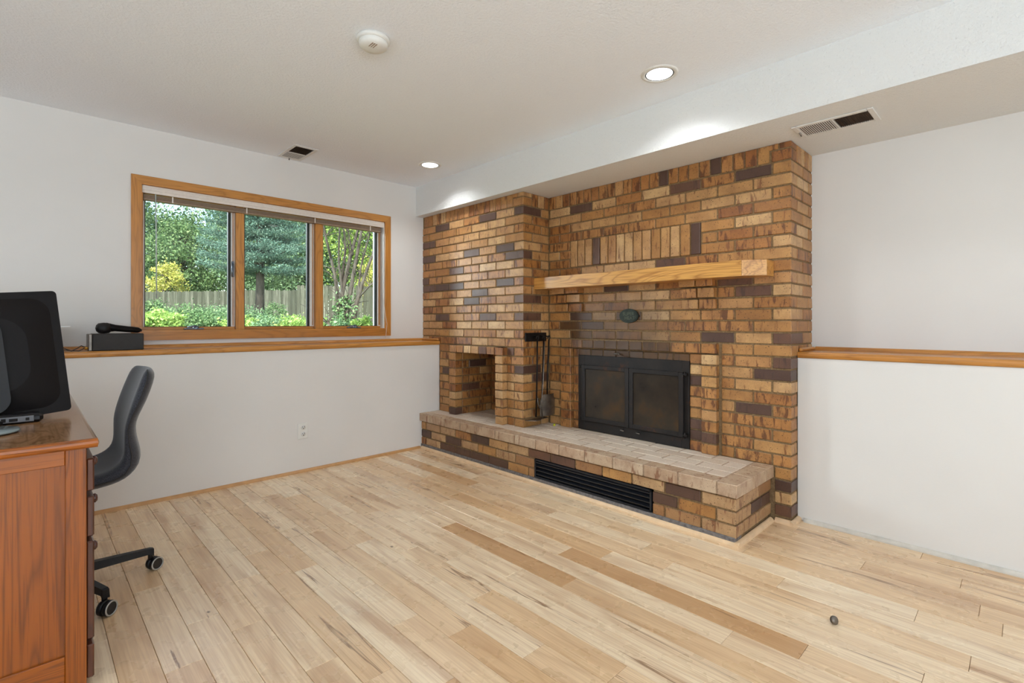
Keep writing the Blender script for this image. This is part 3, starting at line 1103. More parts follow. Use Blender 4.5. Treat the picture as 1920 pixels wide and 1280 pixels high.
# front coping row, then four rows behind it, half-lapped
zc0, zc1 = ZH - CH + 0.003, ZH
for i in range(6):
    xa = XH + i * 0.1075
    xb = min(xa + 0.0995, 3.126 if i < 5 else 3.2)
    if i == 4: xb = 3.125
    off = 0.0 if i % 2 == 0 else 0.108
    y = 1.141 + JT / 2 - off
    if i == 5:
        continue
    while y < YL - 0.01:
        ya, yb = max(y, 1.141 + JT / 2), min(y + 0.208, YL - 0.002)
        if yb - ya > 0.03:
            nm = 'brick_cope' if i == 0 else 'brick_hearth'
            dz = random.uniform(-0.0015, 0.0012)
            put(HE, xa, xb, ya, yb, zc0, zc1 + dz, nm, tilt=0.25)
        y += 0.2165
for xa, xb in ((XH, 2.795), (2.803, 3.014), (3.022, 3.125)):
    put(HE, xa, xb, YH, 1.137, zc0, zc1, 'brick_cope', tilt=0.2)
# floor bricks inside the niche
y = NY0 - 0.05
while y < NY1 + 0.05:
    put(HE, 3.128, 3.205, y, y + 0.2, zc0, zc1 - 0.001, 'brick_hearth', tilt=0.1)
    y += 0.2085
# body courses
def offH(k): return 1.104 if k % 2 == 0 else 1.212
skipH = [(GY0, GY1, 0.0, GZ1)]
for k in range(-4, -1):
    s = 1.052
    z0 = ZH + k * CH + 0.001
    z1 = z0 + CH - JT
    fy, sx = (0.099, 0.204) if k % 2 else (0.18, 0.099)
    m = pick_mat('H', 1.05, 1.05 + fy, z0, z1, 'brick_body')
    put(HE, 2.620, 2.620 + sx, 1.050, 1.050 + fy, z0, z1, m, tilt=0.15)
    lay(HE, 'H', 'y', 2.620, 1.050 + fy + JT, YL - 0.002, k, k + 1, lambda q, f=fy: 1.050 + f + JT / 2, skipH, mats=lambda u, v, z: None if random.random() < 0.2 else 'brick_body')
    x = 2.620 + sx + JT
    while x < X2 - 0.02:
        x2 = min(x + (0.13 if k % 2 else 0.205), X2 - 0.003)
        put(HE, x, x2, 1.0504, 1.10, z0, z1, pick_mat('HS', x, x2, z0, z1, 'brick_body'), tilt=0.15)
        x = x2 + JT
# grille
g = MB()
g.box(2.612, 2.640, GY0, GY0 + 0.012, GZ0, GZ1, 0.002)
g.box(2.612, 2.640, GY1 - 0.012, GY1, GZ0, GZ1, 0.002)
g.box(2.612, 2.640, GY0, GY1, GZ1 - 0.012, GZ1, 0.002)
g.box(2.612, 2.640, GY0, GY1, GZ0, GZ0 + 0.01, 0.002)
gf = g.build('grille', 'lever', HE)
MB().box(2.672, 2.69, GY0, GY1, GZ0, GZ1).build('grille_back', 'dark_hole', HE)
for i in range(4):
    zc = GZ0 + 0.020 + i * 0.0275
    poly = [(2.618, zc), (2.622, zc + 0.0), (2.656, zc + 0.022), (2.656, zc + 0.027), (2.650, zc + 0.027), (2.616, zc + 0.008)]
    MB().prism(poly, 'y', GY0 + 0.01, GY1 - 0.01).build('louver', 'lever', gf)

# ------------------------------------------------------------------ mantel shelf
poly = [(3.127, 2.783), (2.944, 2.783), (2.944, 1.149), (3.016, 1.036), (3.127, 1.036)]
mt = MB()
mt.prism([(x, y) for x, y in poly[:3]] + [(3.127, 1.149)], 'z', 1.42, 1.510)
mantel = mt.build('mantel_shelf', 'mantel')
tag(mantel, 'long honey oak mantel beam with angled right end, above the firebox doors', 'mantel')
MB().prism([(2.944, 1.1475), (3.016, 1.036), (3.126, 1.036), (3.126, 1.1475)], 'z', 1.4205, 1.5095).build('end_block', 'mantel', mantel)

# ------------------------------------------------------------------ plaque
pq = empty('wall_plaque', (X2 - 0.004, 2.010, 1.150), 'small oval dark bronze plaque on the bricks between mantel and firebox', 'plaque')
oval = [(2.010 + 0.078 * math.cos(t), 1.200 + 0.051 * math.sin(t)) for t in np.linspace(0, 2 * math.pi, 33)[:-1]]
oval2 = [(2.010 + 0.070 * math.cos(t), 1.200 + 0.044 * math.sin(t)) for t in np.linspace(0, 2 * math.pi, 33)[:-1]]
MB().prism(oval, 'x', X2 - 0.010, X2 + 0.002).build('plate', 'bronze', pq)
MB().prism(oval2, 'x', X2 - 0.012, X2 - 0.009).build('face', 'bronze', pq)
def text_mesh(name, s, size, loc, rot, mat, parent, depth=0.0008):
    cu = bpy.data.curves.new(name, 'FONT')
    cu.body = s
    cu.size = size
    cu.extrude = depth
    cu.align_x = 'CENTER'
    cu.align_y = 'CENTER'
    tmp = bpy.data.objects.new('tmp', cu)
    COL.objects.link(tmp)
    bpy.context.view_layer.update()
    me = bpy.data.meshes.new_from_object(tmp.evaluated_get(bpy.context.evaluated_depsgraph_get()))
    bpy.data.objects.remove(tmp)
    me.materials.clear()
    me.materials.append(M[mat])
    o = bpy.data.objects.new(name, me)
    COL.objects.link(o)
    o.parent = parent
    o.location = Vector(loc) - Vector(WORLD[parent])
    o.rotation_euler = rot
    return o
text_mesh('lettering', 'SUPER', 0.034, (X2 - 0.0125, 2.010, 1.213), (math.pi / 2, 0, -math.pi / 2), 'plaque_raised', pq)
text_mesh('lettering', 'HEAT', 0.034, (X2 - 0.0125, 2.000, 1.183), (math.pi / 2, 0, -math.pi / 2), 'plaque_raised', pq)
MB().tube([(X2 - 0.004, 1.926, 1.197), (X2 - 0.012, 1.918, 1.199)], 0.005, 6).build('screw', 'iron', pq)

# ------------------------------------------------------------------ fire tools on the return face (plane Y = Y1)
rk = empty('fire_tool_rack', (2.955, Y1, 1.0), 'black wall plate with hooks on the side of the niche pier', 'tool rack')
MB().box(2.836, 3.084, Y1 - 0.012, Y1 - 0.001, 1.000, 1.070, 0.003).build('plate', 'iron', rk)
for x in (2.93, 3.005, 3.068):
    MB().tube([(x, Y1 - 0.010, 1.042), (x, Y1 - 0.050, 1.036), (x, Y1 - 0.062, 1.046)], 0.005, 8).build('hook', 'iron', rk)
def tool(name, x, label, cat):
    return empty(name, (x, Y1 - 0.05, 0.34), label, cat, 'fire tools on the rack')
# poker
t = tool('fireplace_poker', 2.93, 'black iron poker hanging leftmost on the tool rack, with a bent tip', 'poker')
yy = Y1 - 0.052
loop = [(2.93 + 0.014 * math.cos(a), yy, 1.030 + 0.016 * math.sin(a)) for a in np.linspace(-math.pi / 2, 1.2 * math.pi, 12)]
MB().tube(loop, 0.004, 6).build('loop', 'iron', t)
MB().tube([(2.93, yy, 1.014), (2.925, yy, 0.72), (2.915, yy, 0.40)], 0.0065, 8).build('shaft', 'iron', t)
MB().tube([(2.925, yy, 0.57), (2.936, yy - 0.003, 0.50), (2.965, yy - 0.006, 0.455), (2.985, yy - 0.006, 0.435)], [0.005, 0.006, 0.006, 0.003], 8).build('tip', 'steel', t)
# ash brush / tongs
t = tool('fireplace_tongs', 3.005, 'black iron tongs hanging in the middle of the tool rack', 'tongs')
loop = [(3.005 + 0.014 * math.cos(a), yy, 1.030 + 0.016 * math.sin(a)) for a in np.linspace(-math.pi / 2, 1.2 * math.pi, 12)]
MB().tube(loop, 0.004, 6).build('loop', 'iron', t)
MB().tube([(3.005, yy, 1.014), (2.990, yy, 0.70), (2.978, yy, 0.40)], 0.0065, 8).build('arm', 'iron', t)
MB().tube([(3.004, yy - 0.012, 1.0), (2.985, yy - 0.014, 0.70), (2.965, yy - 0.014, 0.52), (2.972, yy - 0.014, 0.39)], 0.005, 8).build('arm', 'steel', t)
# shovel
t = tool('fireplace_shovel', 3.068, 'black iron ash shovel hanging rightmost on the tool rack, blade near the hearth', 'shovel')
loop = [(3.068 + 0.014 * math.cos(a), yy, 1.030 + 0.016 * math.sin(a)) for a in np.linspace(-math.pi / 2, 1.2 * math.pi, 12)]
MB().tube(loop, 0.004, 6).build('loop', 'iron', t)
MB().tube([(3.068, yy, 1.014), (3.050, yy, 0.75), (3.035, yy - 0.01, 0.56)], 0.0065, 8).build('shaft', 'iron', t)
bl = MB()
ny, nz = 6, 6
vs = []
for i in range(nz + 1):
    z = 0.575 - i * 0.175 / nz
    wd = 0.060 + 0.032 * min(1, i / 2) - (0.004 * i / nz)
    for j in range(ny + 1):
        u = j / ny * 2 - 1
        vs.append((3.045 + u * wd, yy - 0.028 + 0.024 * u * u - (0.012 if i == 0 else 0), z))
n1 = len(vs)
vs += [(x, y - 0.003, z) for x, y, z in vs]
fs = []
for i in range(nz):
    for j in range(ny):
        a = i * (ny + 1) + j
        q = (a, a + 1, a + ny + 2, a + ny + 1)
        fs.append(q)
        fs.append(tuple(reversed([k + n1 for k in q])))
bl.add(vs, fs, True)
bl.build('blade', 'steel', t)
# ash tray plate at the bottom of the rack
tr = MB()
pts = [(2.835, Y1 - 0.004), (2.842, Y1 - 0.045), (2.88, Y1 - 0.088), (2.93, Y1 - 0.09), (2.975, Y1 - 0.06), (3.06, Y1 - 0.055), (3.06, Y1 - 0.004)]
tr.prism(pts, 'z', 0.376, 0.381)
tp = tr.build('tool_guide', 'steel', rk)

# yellow ball on hearth
tag(MB().lathe([(0.0001, -0.0105), (0.006, -0.0087), (0.0095, -0.0045), (0.0105, 0), (0.0095, 0.0045), (0.006, 0.0087), (0.0001, 0.0105)], (3.045, 2.655, ZH + 0.0115), n=16).build('ball', 'ball'), 'tiny yellow ball lying on the hearth below the shovel', 'ball')

# ------------------------------------------------------------------ window
wo = empty('window_1', ((WX0 + WX1) / 2, YU, WZ0), kind='structure')
wo['label'] = 'oak cased window of three panes onto the garden'
def casing(x0, x1, z0, z1, ow):
    # mitred casing boards
    y0, y1 = YU - 0.016, YU
    def board(poly, mat, nm='casing'):
        mb = MB().prism(poly, 'y', y0, y1)
        mb.build(nm, mat, wo)
    X0, X1_, Z0, Z1 = x0 - ow, x1 + ow, z0 - ow, z1 + ow
    board([(X0, Z1), (X1_, Z1), (x1, z1), (x0, z1)], 'oak0')
    board([(X0, Z0), (x0, z0), (x1, z0), (X1_, Z0)], 'oak0')
    board([(X0, Z0), (X0, Z1), (x0, z1), (x0, z0)], 'oak2')
    board([(X1_, Z0), (x1, z0), (x1, z1), (X1_, Z1)], 'oak2')
casing(WX0 + 0.004, WX1 - 0.004, WZ0 + 0.001, WZ1 - 0.002, 0.0585)
YG = 4.262
# jamb liners
MB().box(WX0, WX0 + 0.012, YU, YU + 0.2, WZ0, WZ1).build('jamb', 'oak2', wo)
MB().box(WX1 - 0.012, WX1, YU, YU + 0.2, WZ0, WZ1).build('jamb', 'ivory', wo)
MB().box(WX0, WX1, YU, YU + 0.2, WZ1 - 0.012, WZ1).build('jamb', 'oak0', wo)
MB().box(WX0, WX1, YU - 0.002, YU + 0.2, WZ0, WZ0 + 0.012).build('sill', 'oak0', wo)
def pane(gx0, gx1, sx0, sx1, crank):
    z0, z1 = 1.124, 2.04
    s = MB()
    s.box(sx0, sx1, YG - 0.016, YG + 0.03, z0 - 0.024, z0 - 0.003, 0.002)
    s.box(sx0, sx1, YG - 0.016, YG + 0.03, z1, z1 + 0.035, 0.002)
    sash = s.build('sash', 'oak0', wo)
    MB().box(sx0, gx0 - 0.003, YG - 0.016, YG + 0.03, z0 - 0.003, z1, 0.002).build('stile', 'ivory', sash)
    MB().box(gx1 + 0.018, sx1, YG - 0.016, YG + 0.03, z0 - 0.003, z1, 0.002).build('stile', 'ivory', sash)
    s = MB()
    s.box(gx0 - 0.003, gx0 + 0.002, YG - 0.01, YG + 0.02, z0 - 0.003, z1)
    s.box(gx1, gx1 + 0.018, YG - 0.006, YG + 0.02, z0 - 0.003, z1)
    s.box(gx0, gx1, YG - 0.01, YG + 0.02, z0 - 0.003, z0)
    s.build('gasket', 'rubber', sash)
    MB().box(gx0 - 0.002, gx1 + 0.002, YG + 0.004, YG + 0.009, z0 - 0.003, z1 + 0.005).build('pane', 'glass', sash)
pane(0.588, 1.106, 0.570, 1.150, True)
pane(1.221, 1.708, 1.208, 1.762, False)
pane(1.842, 2.342, 1.828, 2.390, True)
for x0, x1 in ((1.150, 1.208), (1.762, 1.828)):
    m = MB()
    m.box(x0, x1, YU + 0.028, YG + 0.03, WZ0 + 0.010, WZ1 - 0.012, 0.003)
    m.build('mullion', 'oak2', wo)
# thin white weatherstrips and beads
for x in (1.136, 1.748, 2.372, 2.382):
    MB().box(x - 0.002, x + 0.002, YG - 0.024, YG - 0.016, 1.13, 2.03).build('bead', 'oak2', wo)
# cranks
for x in (0.875, 2.115):
    c = MB()
    z = 1.108
    c.box(x - 0.060, x + 0.060, YU + 0.018, YG - 0.017, z - 0.006, z + 0.004, 0.003)
    c.lathe([(0.0001, z + 0.022), (0.014, z + 0.020), (0.020, z + 0.004), (0.020, z)], (x + 0.012, YU + 0.036, 0), n=14)
    c.tube([(x + 0.012, YU + 0.03, z + 0.020), (x - 0.045, YU + 0.022, z + 0.010)], [0.007, 0.005], 8)
    c.build('crank', 'alu', wo)
# sash lock lever on the first mullion
c = MB()
c.box(1.126, 1.142, YG - 0.030, YG - 0.016, 1.50, 1.62, 0.003)
c.tube([(1.130, YG - 0.034, 1.60), (1.122, YG - 0.052, 1.56), (1.122, YG - 0.050, 1.50)], 0.006, 8)
c.build('lock_lever', 'alu', wo)

# blind
bd = empty('window_blind', ((WX0 + WX1) / 2, YU + 0.03, 2.0), 'white blind drawn up to the top of the window', 'blind')
f = MB()
f.box(WX0 + 0.006, WX1 - 0.008, YU - 0.004, YU + 0.006, 2.034, 2.086, 0.003)
f.box(WX0 + 0.006, WX1 - 0.008, YU - 0.007, YU - 0.003, 2.052, 2.068, 0.0015)
f.build('valance', 'blind', bd)
for i in range(6):
    z = 2.026 - i * 0.0045
    MB().box(WX0 + 0.016, WX1 - 0.03, YU + 0.010, YU + 0.058, z - 0.0016, z + 0.0016, 0.0008).build('slat', 'blind_shaded', bd)
MB().box(WX0 + 0.016, WX1 - 0.03, YU + 0.010, YU + 0.058, 1.990, 2.001, 0.002).build('bottom_rail', 'blind_shaded', bd)
for x in (0.74, 1.22, 1.75, 2.26):
    MB().box(x - 0.004, x + 0.004, YU + 0.0085, YU + 0.0105, 1.992, 2.034).build('tape', 'blind', bd)
MB().tube([(0.640, YU + 0.004, 2.04), (0.642, YU - 0.004, 1.75), (0.644, YU - 0.004, 1.32)], 0.004, 6).build('wand', 'wand', bd)
MB().tube([(2.375, YU + 0.003, 2.04), (2.378, YU + 0.002, 1.45), (2.398, YU - 0.018, 1.22), (2.412, YU - 0.022, 1.14), (2.402, YU - 0.022, 1.045), (2.398, YU - 0.026, 1.010)], 0.0022, 5).build('cord', 'blind', bd)

# ------------------------------------------------------------------ ceiling fittings
def downlight(x, y, label):
    o = empty('ceiling_downlight', (x, y, H_CEIL - 0.008), label, 'ceiling light', 'recessed downlights')
    t = MB()
    t.lathe([(0.073, 0.0), (0.075, -0.006), (0.090, -0.006), (0.0965, -0.001), (0.0965, 0.0), (0.073, 0.0)], (x, y, H_CEIL), n=40)
    t.build('trim_ring', 'white', o)
    g = MB()
    g.lathe([(0.0735, -0.001), (0.0735, -0.0035), (0.068, -0.0035), (0.068, -0.001), (0.0735, -0.001)], (x, y, H_CEIL), n=40)
    g.build('reveal', 'black_matte', o)
    e = MB()
    e.lathe([(0.0001, -0.0030), (0.069, -0.0030), (0.069, -0.0010), (0.0001, -0.0010)], (x, y, H_CEIL), n=40)
    e.build('lens', 'lamp', o)
    add_light('downlight_beam', 'SPOT', (x, y, H_CEIL - 0.012), DOWNLIGHT_W, (0.93, 0.97, 1.0), (0, 0, 0),
              spot_size=math.radians(142), spot_blend=0.85, shadow_soft_size=0.06)
    return o
downlight(2.420, 1.370, 'round recessed downlight in front of the fireplace, nearest to the camera')
downlight(2.433, 3.500, 'round recessed downlight near the window wall and soffit corner')
for (x, y) in ((2.42, -0.76), (0.25, -0.76), (-1.8, -0.76), (-1.8, 1.37)):  # added fill spots out of view, without fittings
    add_light('fill_spot', 'SPOT', (x, y, H_CEIL - 0.012), FILL_SPOT_W, (0.93, 0.97, 1.0), (0, 0, 0),
              spot_size=math.radians(150), spot_blend=0.45, shadow_soft_size=0.06)

sm = empty('smoke_detector', (1.163, 2.130, H_CEIL - 0.035), 'white round smoke detector on the ceiling', 'smoke detector')
MB().lathe([(0.0001, 0.0), (0.076, 0.0), (0.076, -0.012), (0.070, -0.017), (0.064, -0.018)], (1.163, 2.130, H_CEIL - 0.0005), n=40).build('base', 'white', sm)
MB().lathe([(0.064, -0.017), (0.066, -0.022), (0.064, -0.036), (0.054, -0.044), (0.030, -0.047), (0.0001, -0.048)], (1.163, 2.130, H_CEIL), n=40).build('cover', 'white', sm)
g = MB()
for i in range(3):
    g.box(1.135 + i * 0.010, 1.139 + i * 0.010, 2.085, 2.125, H_CEIL - 0.0478, H_CEIL - 0.046)
g.build('slot', 'blind_shaded', sm)

def register(name, x0, x1, y0, y1, z, label, split, fins):
    o = empty(name, ((x0 + x1) / 2, (y0 + y1) / 2, z - 0.008), label, 'air vent')
    f = MB()
    w = 0.026
    f.box(x0, x1, y0, y0 + w, z - 0.008, z - 0.0005, 0.003)
    f.box(x0, x1, y1 - w, y1, z - 0.008, z - 0.0005, 0.003)
    f.box(x0, x0 + w, y0 + w, y1 - w, z - 0.008, z - 0.0005, 0.003)
    f.box(x1 - w, x1, y0 + w, y1 - w, z - 0.008, z - 0.0005, 0.003)
    f.box(x0 + w, x1 - w, split - 0.005, split + 0.005, z - 0.008, z - 0.0005, 0.001)
    f.build('frame', 'ivory', o)
    MB().box(x0 + w, x1 - w, y0 + w, y1 - w, z - 0.0012, z - 0.0004).build('backing', 'duct', o)
    for (a, c, ang) in ((y0 + w, split - 0.005, -1), (split + 0.005, y1 - w, 1)):
        n = fins
        for i in range(n):
            yc = a + (c - a) * (i + 0.5) / n
            p = (c - a) / n
            if ang < 0:
                poly = [(yc - 0.0007, z - 0.0075), (yc + 0.0007, z - 0.0075), (yc + 0.0007 + p * 0.25, z - 0.0015), (yc - 0.0007 + p * 0.25, z - 0.0015)]
            else:
                poly = [(yc - p * 0.32, z - 0.0075), (yc + p * 0.20, z - 0.0075), (yc + p * 0.30, z - 0.0060), (yc - p * 0.22, z - 0.0060)]
            MB().prism([(u, v) for u, v in poly], 'x', x0 + w, x1 - w).build('louver', 'duct' if ang < 0 else 'ivory', o)
    return o
v1 = register('ceiling_vent', 1.424, 1.608, 3.785, 4.142, H_CEIL, 'small white vent in the ceiling above the window', 3.975, 8)
MB().tube([(1.512, 4.122, H_CEIL - 0.008), (1.512, 4.128, H_CEIL - 0.022)], 0.004, 6).build('lever', 'steel', v1)
v2 = register('soffit_vent', 2.922, 3.128, 0.524, 0.884, ZS, 'long white vent in the soffit right of the chimney corner', 0.700, 16)
MB().tube([(3.020, 0.870, ZS - 0.008), (3.045, 0.868, ZS - 0.020)], 0.004, 6).build('lever', 'steel', v2)

# outlet
ol = empty('wall_outlet', (1.533, YL - 0.003, 0.257), 'white double socket plate on the lower wall under the window', 'outlet')
MB().box(1.494, 1.572, YL - 0.006, YL, 0.257, 0.378, 0.003).build('cover_plate', 'white', ol)
for z in (0.343, 0.292):
    s = MB()
    s.lathe([(0.0001, -0.0085), (0.0165, -0.0085), (0.0175, -0.006), (0.0175, 0.0)], (1.535, YL, z), axis='y', n=20)
    so = s.build('socket', 'ivory', ol)
    h = MB()
    h.box(1.5265, 1.5295, YL - 0.0095, YL - 0.008, z, z + 0.010)
    h.box(1.5405, 1.5435, YL - 0.0095, YL - 0.008, z, z + 0.010)
    h.box(1.532, 1.538, YL - 0.0095, YL - 0.008, z - 0.011, z - 0.005)
    h.build('slot', 'dark_hole', so)

# ------------------------------------------------------------------ desk
DZ = 0.790
DX = 0.165
dk_ = empty('oak_desk', (-0.2, 2.75, 0), 'dark oak pedestal desk with a glossy top, under the black monitor', 'desk')
r = 0.0145
poly = []
x_a, x_b = -0.60, DX
for k in range(7):
    t = -math.pi / 2 + math.pi * k / 6
    poly.append((x_b - r + r * math.cos(t), DZ - r + r * math.sin(t)))
poly += [(x_a, DZ), (x_a, DZ - 2 * r)]
MB().prism(poly, 'y', 2.036, 3.460).build('desktop', 'desk_top', dk_)
# rounded edge board along the near end
q = []
for k in range(7):
    t = math.pi / 2 + math.pi * k / 6
    q.append((2.036 + r * math.cos(t), DZ - r + r * math.sin(t)))
MB().prism(q, 'x', -0.60, DX - 0.004).build('edge_band', 'desk0', dk_)
def pedestal(y0, y1):
    c = MB()
    c.box(-0.55, 0.134, y0, y1, 0.03, DZ - 2 * r)
    body = c.build('pedestal', 'desk_panel', dk_)
    # frame-and-panel end
    MB().box(0.085, 0.1355, y0 - 0.010, y0, 0.0, DZ - 2 * r, 0.002).build('stile', 'desk2', body)
    MB().box(-0.56, -0.50, y0 - 0.010, y0, 0.0, DZ - 2 * r, 0.002).build('stile', 'desk2', body)
    MB().box(-0.50, 0.085, y0 - 0.010, y0, 0.714, DZ - 2 * r, 0.002).build('rail', 'desk0', body)
    MB().box(-0.50, 0.085, y0 - 0.010, y0, 0.0, 0.13, 0.002).build('rail', 'desk0', body)
    zs = [(0.620, 0.722), (0.476, 0.602), (0.152, 0.460), (0.030, 0.134)]
    for i, (a, c_) in enumerate(zs):
        d = MB().box(0.1355, 0.155, y0 + 0.004, y1 - 0.004, a, c_, 0.004).build('drawer' if i < 3 else 'plinth', 'desk_front', dk_)
        if i < 3:
            zc = (a + c_) / 2 if i < 2 else 0.375
            MB().lathe([(0.006, 0.0), (0.006, 0.006), (0.015, 0.012), (0.016, 0.018), (0.010, 0.024), (0.0001, 0.025)], (0.155, (y0 + y1) / 2, zc), axis='x', n=16).build('knob', 'knob', d)
pedestal(2.058, 2.485)
pedestal(3.190, 3.450)

# ------------------------------------------------------------------ monitor on the desk (seen from behind)
mo = empty('computer_monitor', (0.0, 2.55, DZ), 'glossy black monitor seen from behind on the oak desk', 'monitor')
def frame_from(o, ux, uy, uz):
    return Matrix(((ux.x, uy.x, uz.x, o.x), (ux.y, uy.y, uz.y, o.y), (ux.z, uy.z, uz.z, o.z), (0, 0, 0, 1)))
# right edge runs from the bottom corner up to the top corner; the panel leans back towards -X
br = Vector((0.1275, 2.60, 0.812))
tr_ = Vector((0.082, 2.625, 1.274))
uz = (tr_ - br).normalized()
ux0 = Vector((-1, -0.10, -0.01)).normalized()
uy = uz.cross(ux0).normalized()
ux = uy.cross(uz).normalized()
Hm = (tr_ - br).length
Fm = frame_from(br, ux, uy, uz)
def rbox(w, h, rr, n=5):
    pts = []
    for (cx, cz, a0) in ((w - rr, h - rr, 0), (rr, h - rr, 90), (rr, rr, 180), (w - rr, rr, 270)):
        for k in range(n + 1):
            a = math.radians(a0 + 90 * k / n)
            pts.append((cx + rr * math.cos(a), cz + rr * math.sin(a)))
    return pts
sgn = 1 if uy.y > 0 else -1
mb = MB()
mb.T = Fm
Wm = 0.62
mb.prism(rbox(Wm, Hm, 0.014), 'y', 0.0, sgn * 0.030)
mb.build('screen_housing', 'black_gloss', mo)
mb = MB()
mb.T = Fm
ring = rbox(Wm - 0.05, Hm - 0.05, 0.06, 6)
ring2 = rbox(Wm - 0.20, Hm - 0.19, 0.09, 6)
v = [(x + 0.025, 0.0, z + 0.025) for x, z in ring] + [(x + 0.10, -sgn * 0.022, z + 0.10) for x, z in ring2]
n = len(ring)
mb.add(v, [(i, (i + 1) % n, n + (i + 1) % n, n + i) for i in range(n)], True)
mb.add(v, [tuple(range(n, 2 * n))])
mb.build('back_cover', 'black_gloss', mo)
mb = MB()
mb.T = Fm
mb.prism(rbox(0.30, 0.34, 0.05, 6), 'y', -sgn * 0.020, -sgn * 0.040)
mb.v = [tuple(Vector(p) + ux * 0.165 + uz * 0.03) for p in mb.v]
mb.build('stand_cover', 'black_satin', mo)
mb = MB()
mb.T = Fm
for i in range(9):
    x = 0.20 + i * 0.022
    mb.box(x, x + 0.010, -sgn * 0.0395, -sgn * 0.041, 0.335, 0.352)
mb.build('vent_slots', 'dark_hole', mo)
# neck and round foot
mb = MB()
cx, cy = -0.175, 2.52
mb.lathe([(0.118, 0.0), (0.118, 0.012), (0.108, 0.02), (0.0001, 0.022)], (cx, cy, DZ), n=32)
mb.tube([(cx, cy, DZ + 0.015), (cx + 0.01, cy + 0.03, DZ + 0.12)], [0.045, 0.04], 16)
mb.build('stand', 'black_satin', mo)
mb = MB()
mb.lathe([(0.0001, 0.0), (0.112, 0.0), (0.116, 0.004), (0.112, 0.009), (0.0001, 0.010)], (-0.128, 2.335, DZ + 0.004), n=40, sx=1.0, sy=0.8)
mb.build('glass_foot', 'clear', mo)
mb = MB()
for a in (0.3, 2.2, 3.6, 5.2):
    mb.lathe([(0.0001, 0.0), (0.008, 0.0), (0.008, 0.0045), (0.0001, 0.0045)], (-0.128 + 0.07 * math.cos(a), 2.335 + 0.05 * math.sin(a), DZ), n=10)
mb.build('foot_pads', 'rubber', mo)

# slim port hub under the monitor
hb = empty('port_hub', (-0.06, 2.57, DZ), 'slim black device with a row of ports lying under the monitor', 'computer hub')
mb = MB()
mb.box(-0.28, 0.045, 2.500, 2.560, DZ + 0.001, DZ + 0.032, 0.010)
mb.build('case', 'black_satin', hb)
MB().box(-0.28, 0.020, 2.4985, 2.502, DZ + 0.006, DZ + 0.027, 0.001).build('port_panel', 'device_face', hb)
for i, (w, hh) in enumerate(((0.010, 0.010), (0.022, 0.010), (0.012, 0.012), (0.018, 0.009), (0.018, 0.009))):
    x = 0.008 - i * 0.030
    MB().box(x - w, x, 2.4972, 2.4990, DZ + 0.011, DZ + 0.011 + hh, 0.0008).build('port', 'dark_hole', hb)

# ------------------------------------------------------------------ things on the window ledge
LZ = 0.9795
bx = empty('electronics_box', (0.40, 4.0, LZ), 'black box standing on the ledge left of the window', 'electronics')
MB().box(0.285, 0.538, 3.925, 4.075, LZ, LZ + 0.104, 0.004).build('case', 'black_matte', bx)
MB().box(0.268, 0.285, 3.925, 4.075, LZ + 0.001, LZ + 0.103, 0.003).build('end_panel', 'steel', bx)
for y in (3.94, 3.965):
    MB().lathe([(0.0001, -0.016), (0.006, -0.016), (0.007, 0.0), (0.0001, 0.0)], (0.268, y, LZ + 0.018), axis='x', n=10).build('plug', 'gold', bx)
hd = empty('handheld_device', (0.42, 3.985, LZ + 0.105), 'glossy black handheld device with a round head lying on the black box', 'handheld device')
MB().lathe([(0.0001, -0.033), (0.024, -0.031), (0.036, -0.018), (0.040, 0.0), (0.036, 0.018), (0.026, 0.030), (0.0001, 0.034)], (0.345, 3.985, LZ + 0.1375), n=24, sx=1.05, sy=1.0).build('head', 'black_satin', hd)
MB().tube([(0.355, 3.985, LZ + 0.142), (0.40, 3.985, LZ + 0.138), (0.46, 3.985, LZ + 0.130), (0.515, 3.985, LZ + 0.124), (0.535, 3.985, LZ + 0.122)], [0.030, 0.021, 0.0195, 0.018, 0.007], 14).build('handle', 'black_gloss', hd)
cb = MB()
cb.tube([(0.250, 3.95, LZ + 0.026), (0.235, 3.93, LZ + 0.034), (0.215, 3.90, LZ + 0.020), (0.19, 3.915, LZ + 0.0045), (0.165, 3.94, LZ + 0.018), (0.13, 3.96, LZ + 0.040), (0.09, 3.98, LZ + 0.05), (0.05, 4.0, LZ + 0.0045)], 0.0025, 6)
cb.tube([(0.250, 3.968, LZ + 0.016), (0.225, 3.93, LZ + 0.004), (0.19, 3.93, LZ + 0.006), (0.15, 3.955, LZ + 0.013), (0.09, 3.99, LZ + 0.016), (0.03, 4.03, LZ + 0.0045)], 0.0025, 6)
tag(cb.build('audio_cable', 'black_matte'), 'thin black cables running along the ledge from the black box', 'cable')
MB_ = MB().box(-0.13, 0.10, 3.94, 4.12, LZ, LZ + 0.145, 0.004)
tag(MB_.build('storage_box', 'black_matte'), 'black box on the ledge behind the monitor', 'box')
tag(MB().box(-0.16, 0.187, 3.93, 4.13, LZ + 0.1455, LZ + 0.151, 0.002).build('paper_sheets', 'paper'), 'thin white sheets sticking out behind the monitor above the ledge', 'paper')

